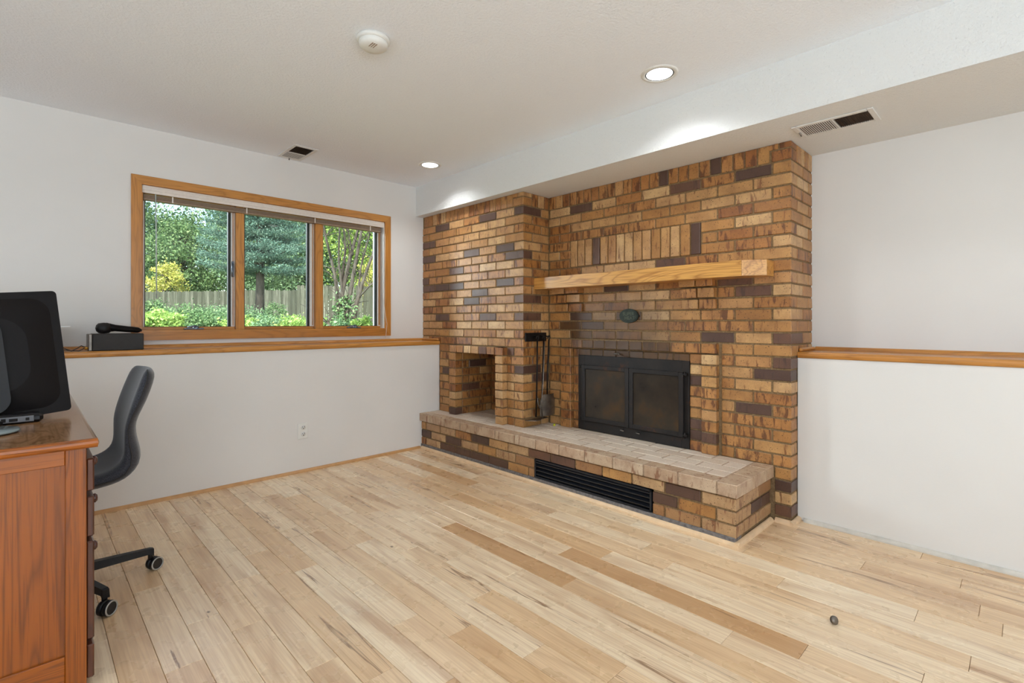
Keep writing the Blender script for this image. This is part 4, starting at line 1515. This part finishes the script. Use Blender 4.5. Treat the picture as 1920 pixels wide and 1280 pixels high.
# ------------------------------------------------------------------ office chair
ch = empty('office_chair', (0.109, 2.824, 0.0), 'charcoal fabric swivel chair tucked under the desk', 'chair')
outer = [(0.382, 0.944), (0.391, 0.925), (0.386, 0.895), (0.359, 0.81), (0.328, 0.745), (0.318, 0.70), (0.325, 0.645), (0.338, 0.594), (0.338, 0.549),
         (0.316, 0.512), (0.279, 0.492), (0.236, 0.483), (0.195, 0.478), (0.10, 0.474), (0.0, 0.472), (-0.09, 0.474), (-0.135, 0.486), (-0.142, 0.500)]
inner = [(0.372, 0.950), (0.352, 0.935), (0.338, 0.900), (0.308, 0.81), (0.292, 0.745), (0.284, 0.70), (0.284, 0.645), (0.282, 0.598), (0.270, 0.565),
         (0.250, 0.548), (0.225, 0.540), (0.195, 0.536), (0.15, 0.533), (0.08, 0.530), (0.0, 0.529), (-0.08, 0.529), (-0.125, 0.522), (-0.142, 0.506)]
NS = 14
sh = MB()
vo, vi = [], []
nn = len(outer)
def halfw(i):
    t = i / (nn - 1)
    if i < 4:
        w = [0.150, 0.188, 0.208, 0.216][i]
    elif i < 9:
        w = [0.208, 0.200, 0.200, 0.212, 0.225][i - 4]
    else:
        w = 0.235 - (0.0 if i < 15 else [0.012, 0.04, 0.07][i - 15])
    return w
for i in range(nn):
    w = halfw(i)
    for j in range(NS + 1):
        u = j / NS * 2 - 1
        # backrest wraps forward (towards -X) at its sides, seat dishes slightly
        wrap = (abs(u) ** 2.4)
        dx = -0.0
        dz = 0.0
        if i < 9:
            dx = 0.030 * (1 - wrap)
        else:
            dz = -0.012 * (1 - wrap)
        edge = 1 - 0.62 * max(0, (abs(u) - 0.86) / 0.14) ** 2
        ox, oz = outer[i]
        ix, iz = inner[i]
        mx_, mz_ = (ox + ix) / 2, (oz + iz) / 2
        y = 2.824 + u * w
        vo.append((mx_ + (ox - mx_) * edge + dx, y, mz_ + (oz - mz_) * edge + dz))
        vi.append((mx_ + (ix - mx_) * edge + dx, y, mz_ + (iz - mz_) * edge + dz))
n = NS + 1
vs = vo + vi
K = nn * n
fs = []
for i in range(nn - 1):
    for j in range(NS):
        a = i * n + j
        fs.append((a, a + 1, a + n + 1, a + n))
        fs.append((K + a, K + a + n, K + a + n + 1, K + a + 1))
for i in range(nn - 1):
    for j in (0, NS):
        a = i * n + j
        fs.append((a, a + n, K + a + n, K + a))
for j in range(NS):
    for i in (0, nn - 1):
        a = i * n + j
        fs.append((a, a + 1, K + a + 1, K + a))
sh.add(vs, fs, True)
shell = sh.build('seat_shell', 'fabric', ch)
sub = shell.modifiers.new('subdivision', 'SUBSURF')
sub.levels = 1
sub.render_levels = 1
# seam piping
pp = []
for i in range(0, nn):
    w = halfw(i)
    ox, oz = outer[i]
    ix, iz = inner[i]
    pp.append(((ox * 0.62 + ix * 0.38), 2.824 - w * 0.995, (oz * 0.62 + iz * 0.38)))
MB().tube(pp, 0.0022, 6).build('piping', 'black_matte', ch)
c = MB()
c.box(0.0, 0.225, 2.72, 2.93, 0.452, 0.476, 0.008)
c.build('seat_plate', 'black_satin', ch)
c = MB()
c.lathe([(0.026, 0.09), (0.026, 0.26), (0.018, 0.262), (0.018, 0.455)], (0.109, 2.824, 0), n=20)
c.build('gas_lift', 'black_satin', ch)
MB().lathe([(0.0001, 0.070), (0.045, 0.070), (0.048, 0.085), (0.045, 0.125), (0.034, 0.135), (0.0001, 0.135)], (0.109, 2.824, 0), n=24).build('hub', 'black_satin', ch)
for k in range(5):
    a = math.radians(3.6 - 72 * k)
    dx, dy = math.cos(a), math.sin(a)
    RR = 0.318
    def P(rr, z, s=0.0): return (0.109 + dx * rr - dy * s, 2.824 + dy * rr + dx * s, z)
    lg = MB()
    # tapering leg with a short drop at its end
    prof = [(0.035, 0.080, 0.118, 0.020), (0.20, 0.080, 0.110, 0.016), (RR - 0.012, 0.079, 0.104, 0.014), (RR, 0.066, 0.100, 0.013)]
    vs = []
    for rr, za, zb, hw in prof:
        vs += [P(rr, za, -hw), P(rr, za, hw), P(rr, zb, hw * 0.8), P(rr, zb, -hw * 0.8)]
    fs = [(0, 1, 2, 3)]
    for i in range(3):
        for j in range(4):
            fs.append((i * 4 + j, i * 4 + (j + 1) % 4, i * 4 + 4 + (j + 1) % 4, i * 4 + 4 + j))
    fs.append((15, 14, 13, 12))
    lg.add(vs, fs)
    lg.tube([P(RR - 0.012, 0.092), P(RR - 0.012, 0.052)], 0.010, 10)
    leg = lg.build('leg', 'black_satin', ch)
    # twin-wheel caster; wheel axis turned a little for each
    wa = math.radians([-62, -48, 20, 80, 130][k])
    ax = Vector((math.cos(wa), math.sin(wa), 0))
    ctr = Vector(P(RR + 0.004, 0.0295))
    cs = MB()
    rot = ax.to_track_quat('Z', 'Y').to_matrix().to_4x4()
    cs.T = Matrix.Translation(ctr) @ rot
    for s in (-1, 1):
        cs.lathe([(0.0001, s * 0.004), (0.0285, s * 0.004), (0.0295, s * 0.008), (0.0285, s * 0.019), (0.024, s * 0.021)], (0, 0, 0), n=24)
    cas = cs.build('caster', 'black_satin', leg)
    cr = MB()
    cr.T = Matrix.Translation(ctr) @ rot
    for s in (-1, 1):
        cr.lathe([(0.0285, s * 0.017), (0.0285, s * 0.021), (0.0235, s * 0.0215), (0.0235, s * 0.019)], (0, 0, 0), n=24)
    cr.build('caster_ring', 'chrome', leg)
    cd = MB()
    cd.T = Matrix.Translation(ctr) @ rot
    for s in (-1, 1):
        cd.lathe([(0.0235, s * 0.019), (0.0001, s * 0.0195)], (0, 0, 0), n=24)
    cd.build('caster_disc', 'black_matte', leg)

# ------------------------------------------------------------------ small metal glide lying on the floor
gl = empty('metal_glide', (2.216, 0.517, 0.0), 'small grey metal furniture glide lying on the floor planks', 'furniture glide')
q = MB()
ax = Vector((-0.35, -0.8, 0.35)).normalized()
rot = ax.to_track_quat('Z', 'Y').to_matrix().to_4x4()
q.T = Matrix.Translation((2.216, 0.517, 0.0155)) @ rot
q.lathe([(0.0001, 0.006), (0.009, 0.006), (0.0145, 0.003), (0.0155, -0.001), (0.0150, -0.005), (0.0001, -0.005)], n=20)
q.build('cap', 'steel', gl)
q = MB()
q.T = Matrix.Translation((2.216, 0.517, 0.0155)) @ rot
q.lathe([(0.0152, -0.005), (0.0135, -0.009), (0.0001, -0.009)], n=20)
q.build('felt', 'black_matte', gl)

# ------------------------------------------------------------------ garden outside
GZ = 0.92
gm = MB()
gxs = np.linspace(-14, 34, 25)
gys = np.linspace(4.45, 62, 30)
vs = [(float(x), float(y), GZ - 0.06 + 0.10 * math.sin(x * 0.7) * math.sin(y * 0.45) + max(0, (y - 26)) * 0.012) for y in gys for x in gxs]
fs = [(j * 25 + i, j * 25 + i + 1, (j + 1) * 25 + i + 1, (j + 1) * 25 + i) for j in range(29) for i in range(24)]
gm.add(vs, fs, True)
tag(gm.build('ground', 'ground'), 'garden ground outside', kind='structure')

# fence: pickets as parts
def fence(p0, p1, zt0, zt1, h, label):
    p0, p1 = Vector(p0), Vector(p1)
    L = (p1 - p0).length
    d = (p1 - p0) / L
    ang = math.atan2(d.y, d.x)
    o = empty('picket_fence', (p0.x, p0.y, GZ), label, 'fence')
    meshes = []
    for k in range(3):
        w, t = 0.132, 0.018
        mb = MB()
        mb.prism([(-w / 2, 0), (w / 2, 0), (w / 2, h - 0.04), (w / 2 - 0.035, h), (-w / 2 + 0.035, h), (-w / 2, h - 0.04)], 'y', -t / 2, t / 2)
        meshes.append(mb.mesh('picket', 'fence', False))
    n = int(L / 0.142)
    for i in range(n):
        q = p0 + d * (i + 0.5) * 0.142
        f = i / n
        k = bpy.data.objects.new('picket', meshes[i % 3])
        COL.objects.link(k)
        k.parent = o
        k.location = (q.x - p0.x, q.y - p0.y, (zt0 * (1 - f) + zt1 * f) - h - GZ + random.uniform(-0.03, 0.02))
        k.rotation_euler = (0, random.uniform(-0.012, 0.012), ang + random.uniform(-0.03, 0.03))
    for zz in (0.5, 1.3):
        a = Vector((-d.y, d.x))
        mb = MB()
        e0, e1 = p0 + a * 0.03, p1 + a * 0.03
        z = zt0 - h + zz
        zb = zt1 - h + zz
        mb.add([(e0.x, e0.y, z), (e1.x, e1.y, zb), (e1.x, e1.y, zb + 0.08), (e0.x, e0.y, z + 0.08),
                (e0.x + a.x * 0.04, e0.y + a.y * 0.04, z), (e1.x + a.x * 0.04, e1.y + a.y * 0.04, zb), (e1.x + a.x * 0.04, e1.y + a.y * 0.04, zb + 0.08), (e0.x + a.x * 0.04, e0.y + a.y * 0.04, z + 0.08)],
               [(0, 1, 2, 3), (7, 6, 5, 4), (0, 4, 5, 1), (3, 2, 6, 7), (0, 3, 7, 4), (1, 5, 6, 2)])
        mb.build('rail', 'fence', o)
fence((-0.5, 42.75), (8.55, 21.4), 2.95, 2.56, 1.9, 'weathered grey picket fence running far behind the shrubs at the left')
fence((7.41, 19.4), (12.2, 15.9), 2.60, 2.52, 1.9, 'weathered grey picket fence section behind the branching tree at the right')

def leaves(name, mat, pts, size, parent, normal_bias=None, aspect=0.55, droop=0.0):
    """one joined mesh of bent leaf blades (two triangles each) at pts."""
    N = len(pts)
    pts = np.asarray(pts, dtype=float)
    a = rng.normal(size=(N, 3))
    if normal_bias is not None:
        a += np.array(normal_bias)
    a /= np.linalg.norm(a, axis=1)[:, None]
    u = rng.normal(size=(N, 3))
    u[:, 2] -= droop
    u -= a * (u * a).sum(1)[:, None]
    u /= np.linalg.norm(u, axis=1)[:, None]
    w = np.cross(a, u)
    s = size * rng.uniform(0.6, 1.3, N)[:, None]
    v = np.empty((N, 4, 3))
    v[:, 0] = pts - u * s * 0.5
    v[:, 1] = pts + w * s * aspect * 0.5 + a * s * 0.10
    v[:, 2] = pts + u * s * 0.5
    v[:, 3] = pts - w * s * aspect * 0.5 + a * s * 0.10
    me = bpy.data.meshes.new(name)
    me.vertices.add(N * 4)
    off = np.array(WORLD[parent]) if parent is not None else np.zeros(3)
    me.vertices.foreach_set('co', (v - off).reshape(-1))
    idx = np.arange(N)[:, None] * 4 + np.array([0, 1, 2, 0, 2, 3])[None]
    me.loops.add(N * 6)
    me.loops.foreach_set('vertex_index', idx.reshape(-1).astype(np.int32))
    me.polygons.add(N * 2)
    me.polygons.foreach_set('loop_start', (np.arange(N * 2) * 3).astype(np.int32))
    me.update(calc_edges=True)
    me.validate()
    at = me.attributes.new('rnd', 'FLOAT', 'POINT')
    c = np.clip(rng.normal(0.5, 0.22, N), 0, 1)
    at.data.foreach_set('value', np.repeat(c, 4).astype(np.float32))
    me.materials.append(M[mat])
    o = bpy.data.objects.new(name, me)
    COL.objects.link(o)
    if parent is not None:
        o.parent = parent
    o['kind'] = 'stuff'
    return o

def crown_points(c, rx, ry, rz, n_clump, n_leaf, clump_r, shell=0.5):
    cl = rng.normal(size=(n_clump, 3))
    cl /= np.linalg.norm(cl, axis=1)[:, None]
    cl *= (rng.uniform(shell ** 3, 1, n_clump) ** (1 / 3))[:, None]
    cl = cl * np.array([rx, ry, rz]) + np.array(c)
    p = rng.normal(size=(n_clump * n_leaf, 3)) * clump_r * 0.55 * np.array([1.0, 1.0, 0.62])
    return np.repeat(cl, n_leaf, 0) + p, cl

def broad_tree(x, y, h, r, mat, label, trunk_r=0.16, leaf=0.17, n_clump=90, n_leaf=110, group=None, crown_bottom=0.28, cat='tree'):
    o = empty('broadleaf_tree', (x, y, GZ), label, cat, group)
    cz = GZ + h * (1 + crown_bottom) / 2
    rz = h * (1 - crown_bottom) / 2
    pts, cl = crown_points((x, y, cz), r, r, rz, n_clump, n_leaf, r * 0.30)
    leaves('foliage', mat, pts, leaf, o)
    tb = MB()
    top = GZ + h * 0.85
    P = [(x, y, GZ - 0.1), (x + 0.1, y, GZ + h * 0.3), (x - 0.12, y + 0.1, GZ + h * 0.6), (x + 0.05, y, top)]
    tb.tube(P, [trunk_r, trunk_r * 0.8, trunk_r * 0.5, trunk_r * 0.15], 8)
    tb.build('trunk', 'bark', o)
    bm_ = MB()
    for k in range(14):
        f = random.uniform(0.3, 0.85)
        a = Vector((x, y, GZ + h * f))
        e = Vector(cl[k])
        mid = (a + e) / 2 + Vector((0, 0, 0.2))
        bm_.tube([a, mid, e], [trunk_r * 0.35, trunk_r * 0.22, 0.01], 5, False)
    bm_.build('branch', 'bark', o)
    return o

# tall trees behind the fence
broad_tree(2.9, 38.5, 13.0, 2.3, 'leaf_green', 'tall dark green tree at the left edge of the window view', 0.17, leaf=0.20, n_clump=120, crown_bottom=0.10)
broad_tree(5.1, 44.0, 15.0, 1.6, 'leaf_mid', 'tall tree with a bare dark trunk left of the sky gap', 0.24, leaf=0.20, n_clump=60, crown_bottom=0.40)
broad_tree(12.9, 41.0, 16.0, 3.0, 'leaf_green', 'tallest green tree right of the sky gap', 0.22, leaf=0.21, n_clump=260, crown_bottom=0.08)
broad_tree(6.9, 36.0, 6.4, 2.2, 'leaf_mid', 'rounded green tree low behind the left fence', 0.14, leaf=0.17, n_clump=150, crown_bottom=0.08)
broad_tree(9.9, 31.5, 9.0, 2.3, 'leaf_green', 'bushy green tree behind the fence corner', 0.14, leaf=0.17, n_clump=170, crown_bottom=0.06)
broad_tree(13.4, 33.5, 14.5, 3.3, 'leaf_green', 'tall green tree standing behind the spruce', 0.2, leaf=0.20, n_clump=240, crown_bottom=0.05)
broad_tree(15.0, 27.0, 12.0, 2.8, 'leaf_bright', 'bright green tree behind the branching tree', 0.2, leaf=0.16, n_clump=210, crown_bottom=0.05)
broad_tree(19.5, 26.0, 12.5, 3.2, 'leaf_green', 'broad green tree at the right edge of the window view', 0.2, leaf=0.18, n_clump=170, crown_bottom=0.05)
broad_tree(12.0, 21.6, 3.3, 0.9, 'leaf_yellow', 'yellow autumn tree low behind the right fence', 0.09, leaf=0.11, n_clump=60, n_leaf=90, crown_bottom=0.2)
broad_tree(5.5, 33.0, 3.5, 1.0, 'leaf_yellow', 'small yellow-green tree above the left fence', 0.08, leaf=0.13, n_clump=45, n_leaf=90, crown_bottom=0.3)
broad_tree(0.6, 37.0, 12.0, 2.6, 'leaf_mid', 'tall green tree outside the left side of the window view', 0.2, leaf=0.22, n_clump=90, crown_bottom=0.1)
broad_tree(19.0, 37.5, 15.5, 3.8, 'leaf_mid', 'tall mid-green tree far behind the right pane', 0.2, leaf=0.22, n_clump=200, crown_bottom=0.05)
broad_tree(2.5, 50.0, 13.5, 4.2, 'leaf_mid', 'far wooded crown low on the left horizon', 0.2, leaf=0.28, n_clump=150, crown_bottom=0.04)
broad_tree(9.0, 53.0, 11.0, 4.4, 'leaf_mid', 'far wooded crown below the sky gap', 0.2, leaf=0.28, n_clump=160, crown_bottom=0.04)
broad_tree(17.5, 51.0, 18.0, 5.0, 'leaf_green', 'far wooded crown behind the middle pane', 0.2, leaf=0.28, n_clump=200, crown_bottom=0.04)
broad_tree(27.0, 45.0, 18.0, 5.0, 'leaf_mid', 'far wooded crown behind the right pane', 0.2, leaf=0.28, n_clump=180, crown_bottom=0.04)

# blue spruce
def spruce(x, y, h, label):
    o = empty('blue_spruce', (x, y, GZ), label, 'tree')
    MB().tube([(x, y, GZ - 0.05), (x + 0.02, y, GZ + 1.6), (x, y, GZ + h * 0.6), (x, y, GZ + h)], [0.11, 0.085, 0.05, 0.01], 10).build('trunk', 'bark', o)
    pts = []
    br_ = MB()
    z = GZ + 1.55
    while z < GZ + h - 0.2:
        f = (z - GZ - 1.5) / (h - 1.5)
        R_ = 1.28 * (1 - f) ** 0.8 + 0.12
        nb = 9
        a0 = random.uniform(0, 6.28)
        for k in range(nb):
            a = a0 + k * 2 * math.pi / nb + random.uniform(-0.2, 0.2)
            rr = R_ * random.uniform(0.75, 1.05)
            e = Vector((x + math.cos(a) * rr, y + math.sin(a) * rr, z + random.uniform(-0.05, 0.12)))
            s = Vector((x, y, z))
            md = (s + e) / 2 - Vector((0, 0, 0.10))
            br_.tube([s, md, e], [0.022, 0.014, 0.004], 4, False)
            m = int(220 + 800 * rr)
            t = rng.uniform(0.12, 1.0, m)
            side = rng.normal(0, 1, m) * (0.10 + 0.17 * t * (1 - 0.45 * t)) * rr * 0.62
            px_ = x + math.cos(a) * rr * t - math.sin(a) * side
            py_ = y + math.sin(a) * rr * t + math.cos(a) * side
            pz_ = z + (e.z - z) * t - 0.10 * np.sin(np.pi * t) + rng.normal(0, 0.04, m)
            pts.append(np.stack([px_, py_, pz_], 1))
        z += random.uniform(0.24, 0.34)
    br_.build('branch', 'bark', o)
    leaves('needles', 'leaf_spruce', np.concatenate(pts), 0.052, o, aspect=0.34)
spruce(4.01, 12.83, 7.0, 'blue-green spruce with a bare lower trunk in the middle pane')

# multi-stem tree in the right pane
mt_ = empty('multi_stem_tree', (3.87, 8.09, GZ), 'branching grey tree with many bare stems in the right pane', 'tree')
stems = [
    [(3.80, 8.10, 0.85), (3.80, 8.15, 1.30), (3.86, 8.10, 1.75), (3.97, 8.05, 2.30), (4.14, 8.0, 2.95), (4.3, 8.0, 4.1)],
    [(3.80, 8.12, 1.30), (3.76, 8.2, 1.95), (3.66, 8.3, 2.55), (3.52, 8.4, 3.3), (3.4, 8.5, 4.2)],
    [(3.84, 8.10, 0.85), (3.92, 8.05, 1.40), (3.98, 7.98, 1.95), (4.06, 7.92, 2.50), (4.16, 7.86, 3.2), (4.2, 7.9, 4.3)],
    [(3.93, 8.00, 0.85), (3.99, 7.97, 1.30), (4.10, 7.90, 1.80), (4.22, 7.80, 2.25), (4.42, 7.65, 2.70), (4.7, 7.5, 3.5)],
    [(4.03, 7.93, 1.55), (4.20, 7.82, 1.78), (4.40, 7.68, 1.95), (4.7, 7.5, 2.05)],
    [(3.84, 8.12, 1.80), (3.90, 8.1, 2.4), (3.84, 8.1, 3.1), (3.9, 8.1, 3.9)],
    [(3.70, 8.22, 2.25), (3.60, 8.2, 2.6), (3.45, 8.2, 2.85), (3.3, 8.2, 3.3)],
    [(3.99, 8.0, 2.3), (3.95, 8.1, 2.7), (3.80, 8.2, 3.0), (3.7, 8.2, 3.4)],
]
stems += [[(3.86, 8.05, 0.9), (3.84, 8.05, 1.5), (3.78, 8.1, 2.2), (3.80, 8.1, 2.9), (3.85, 8.1, 3.8)],
 [(3.97, 7.97, 0.9), (4.04, 7.95, 1.5), (4.08, 7.9, 2.1), (4.20, 7.85, 2.6), (4.24, 7.8, 3.4)],
 [(3.78, 8.15, 0.86), (3.66, 8.25, 1.15), (3.50, 8.4, 1.30)]]
rad = [(0.030, 0.007), (0.026, 0.006), (0.03, 0.02)]
rad = [(0.055, 0.015), (0.032, 0.008), (0.048, 0.012), (0.045, 0.010), (0.018, 0.004), (0.026, 0.006), (0.016, 0.004), (0.018, 0.004)] + rad
for s_, (r0, r1) in zip(stems, rad):
    m = len(s_)
    MB().tube(s_, [r0 + (r1 - r0) * i / (m - 1) for i in range(m)], 8).build('stem', 'bark', mt_)
tw = MB()
for s_ in stems:
    for k in range(9):
        i = random.randrange(1, len(s_) - 1)
        a = Vector(s_[i])
        e = a + Vector((random.uniform(-0.5, 0.5), random.uniform(-0.4, 0.4), random.uniform(0.1, 0.7)))
        tw.tube([a, (a + e) / 2 + Vector((0.03, 0, 0.04)), e], [0.008, 0.006, 0.003], 4, False)
tw.build('twigs', 'bark', mt_)['kind'] = 'stuff'
pts, _ = crown_points((4.0, 8.0, 3.7), 1.3, 1.3, 0.9, 60, 40, 0.35)
leaves('foliage', 'leaf_bright', pts, 0.07, mt_)
p2, _ = crown_points((3.86, 8.07, 1.25), 0.16, 0.14, 0.38, 26, 26, 0.12, 0.1)
leaves('ivy', 'leaf_mid', p2, 0.06, mt_)

# shrubs
def shrub(x, y, r, h, mat, label, leaf=0.07, nc=60, nl=60, group=None, z=None):
    leaf *= 0.68
    nl = int(nl * 1.9)
    o = empty('shrub', (x, y, GZ), label, 'shrub', group)
    pts, cl = crown_points((x, y, GZ + h * 0.5), r, r, h * 0.52, nc, nl, r * 0.3, 0.3)
    pts[:, 2] = np.maximum(pts[:, 2], GZ)
    leaves('foliage', mat, pts, leaf, o, normal_bias=(0, 0, 0.7))
    sb = MB()
    for k in range(7):
        e = Vector(cl[k])
        sb.tube([(x, y, GZ - 0.05), (x + (e.x - x) * 0.4, y + (e.y - y) * 0.4, GZ + (e.z - GZ) * 0.6), e], [0.014, 0.009, 0.003], 5, False)
    sb.build('stem', 'bark', o)
    return o
shrub(1.34, 8.5, 0.27, 0.44, 'leaf_bright', 'bright yellow-green shrub at the lower left corner of the left pane', 0.075, 60, 45)
shrub(2.35, 12.2, 0.75, 0.50, 'leaf_mid', 'low green bush left of the pinkish hedge', 0.075)
shrub(3.25, 12.4, 0.8, 0.56, 'leaf_green', 'dense mid-green bush right below the left fence', 0.075)
shrub(4.0, 12.1, 0.7, 0.32, 'leaf_mid', 'green bush at the foot of the spruce trunk', 0.075)
shrub(2.0, 14.5, 0.5, 0.80, 'leaf_mid', 'taller dark bush against the left fence', 0.08)
shrub(2.80, 9.7, 0.35, 0.30, 'leaf_bright', 'small leafy plant below the spruce, left one', 0.08, 30, 40)
shrub(3.12, 9.3, 0.34, 0.33, 'leaf_green', 'small pale green plant below the spruce, middle one', 0.07, 30, 40)
shrub(3.50, 9.0, 0.38, 0.33, 'leaf_bright', 'arching green plant below the spruce, right one', 0.08, 34, 40)
shrub(4.15, 9.1, 0.40, 0.30, 'leaf_mid', 'low plant left of the branching tree', 0.07, 30, 40)
shrub(3.05, 5.75, 0.20, 0.30, 'leaf_bright', 'round-leaved plant at the bottom right corner of the window', 0.085, 14, 22)
shrub(2.78, 6.1, 0.20, 0.26, 'leaf_green', 'low plant under the window crank at the right', 0.07, 14, 22)
shrub(6.6, 19.4, 0.5, 1.0, 'leaf_mid', 'ivy clump hanging on the fence corner', 0.09, 40, 40)
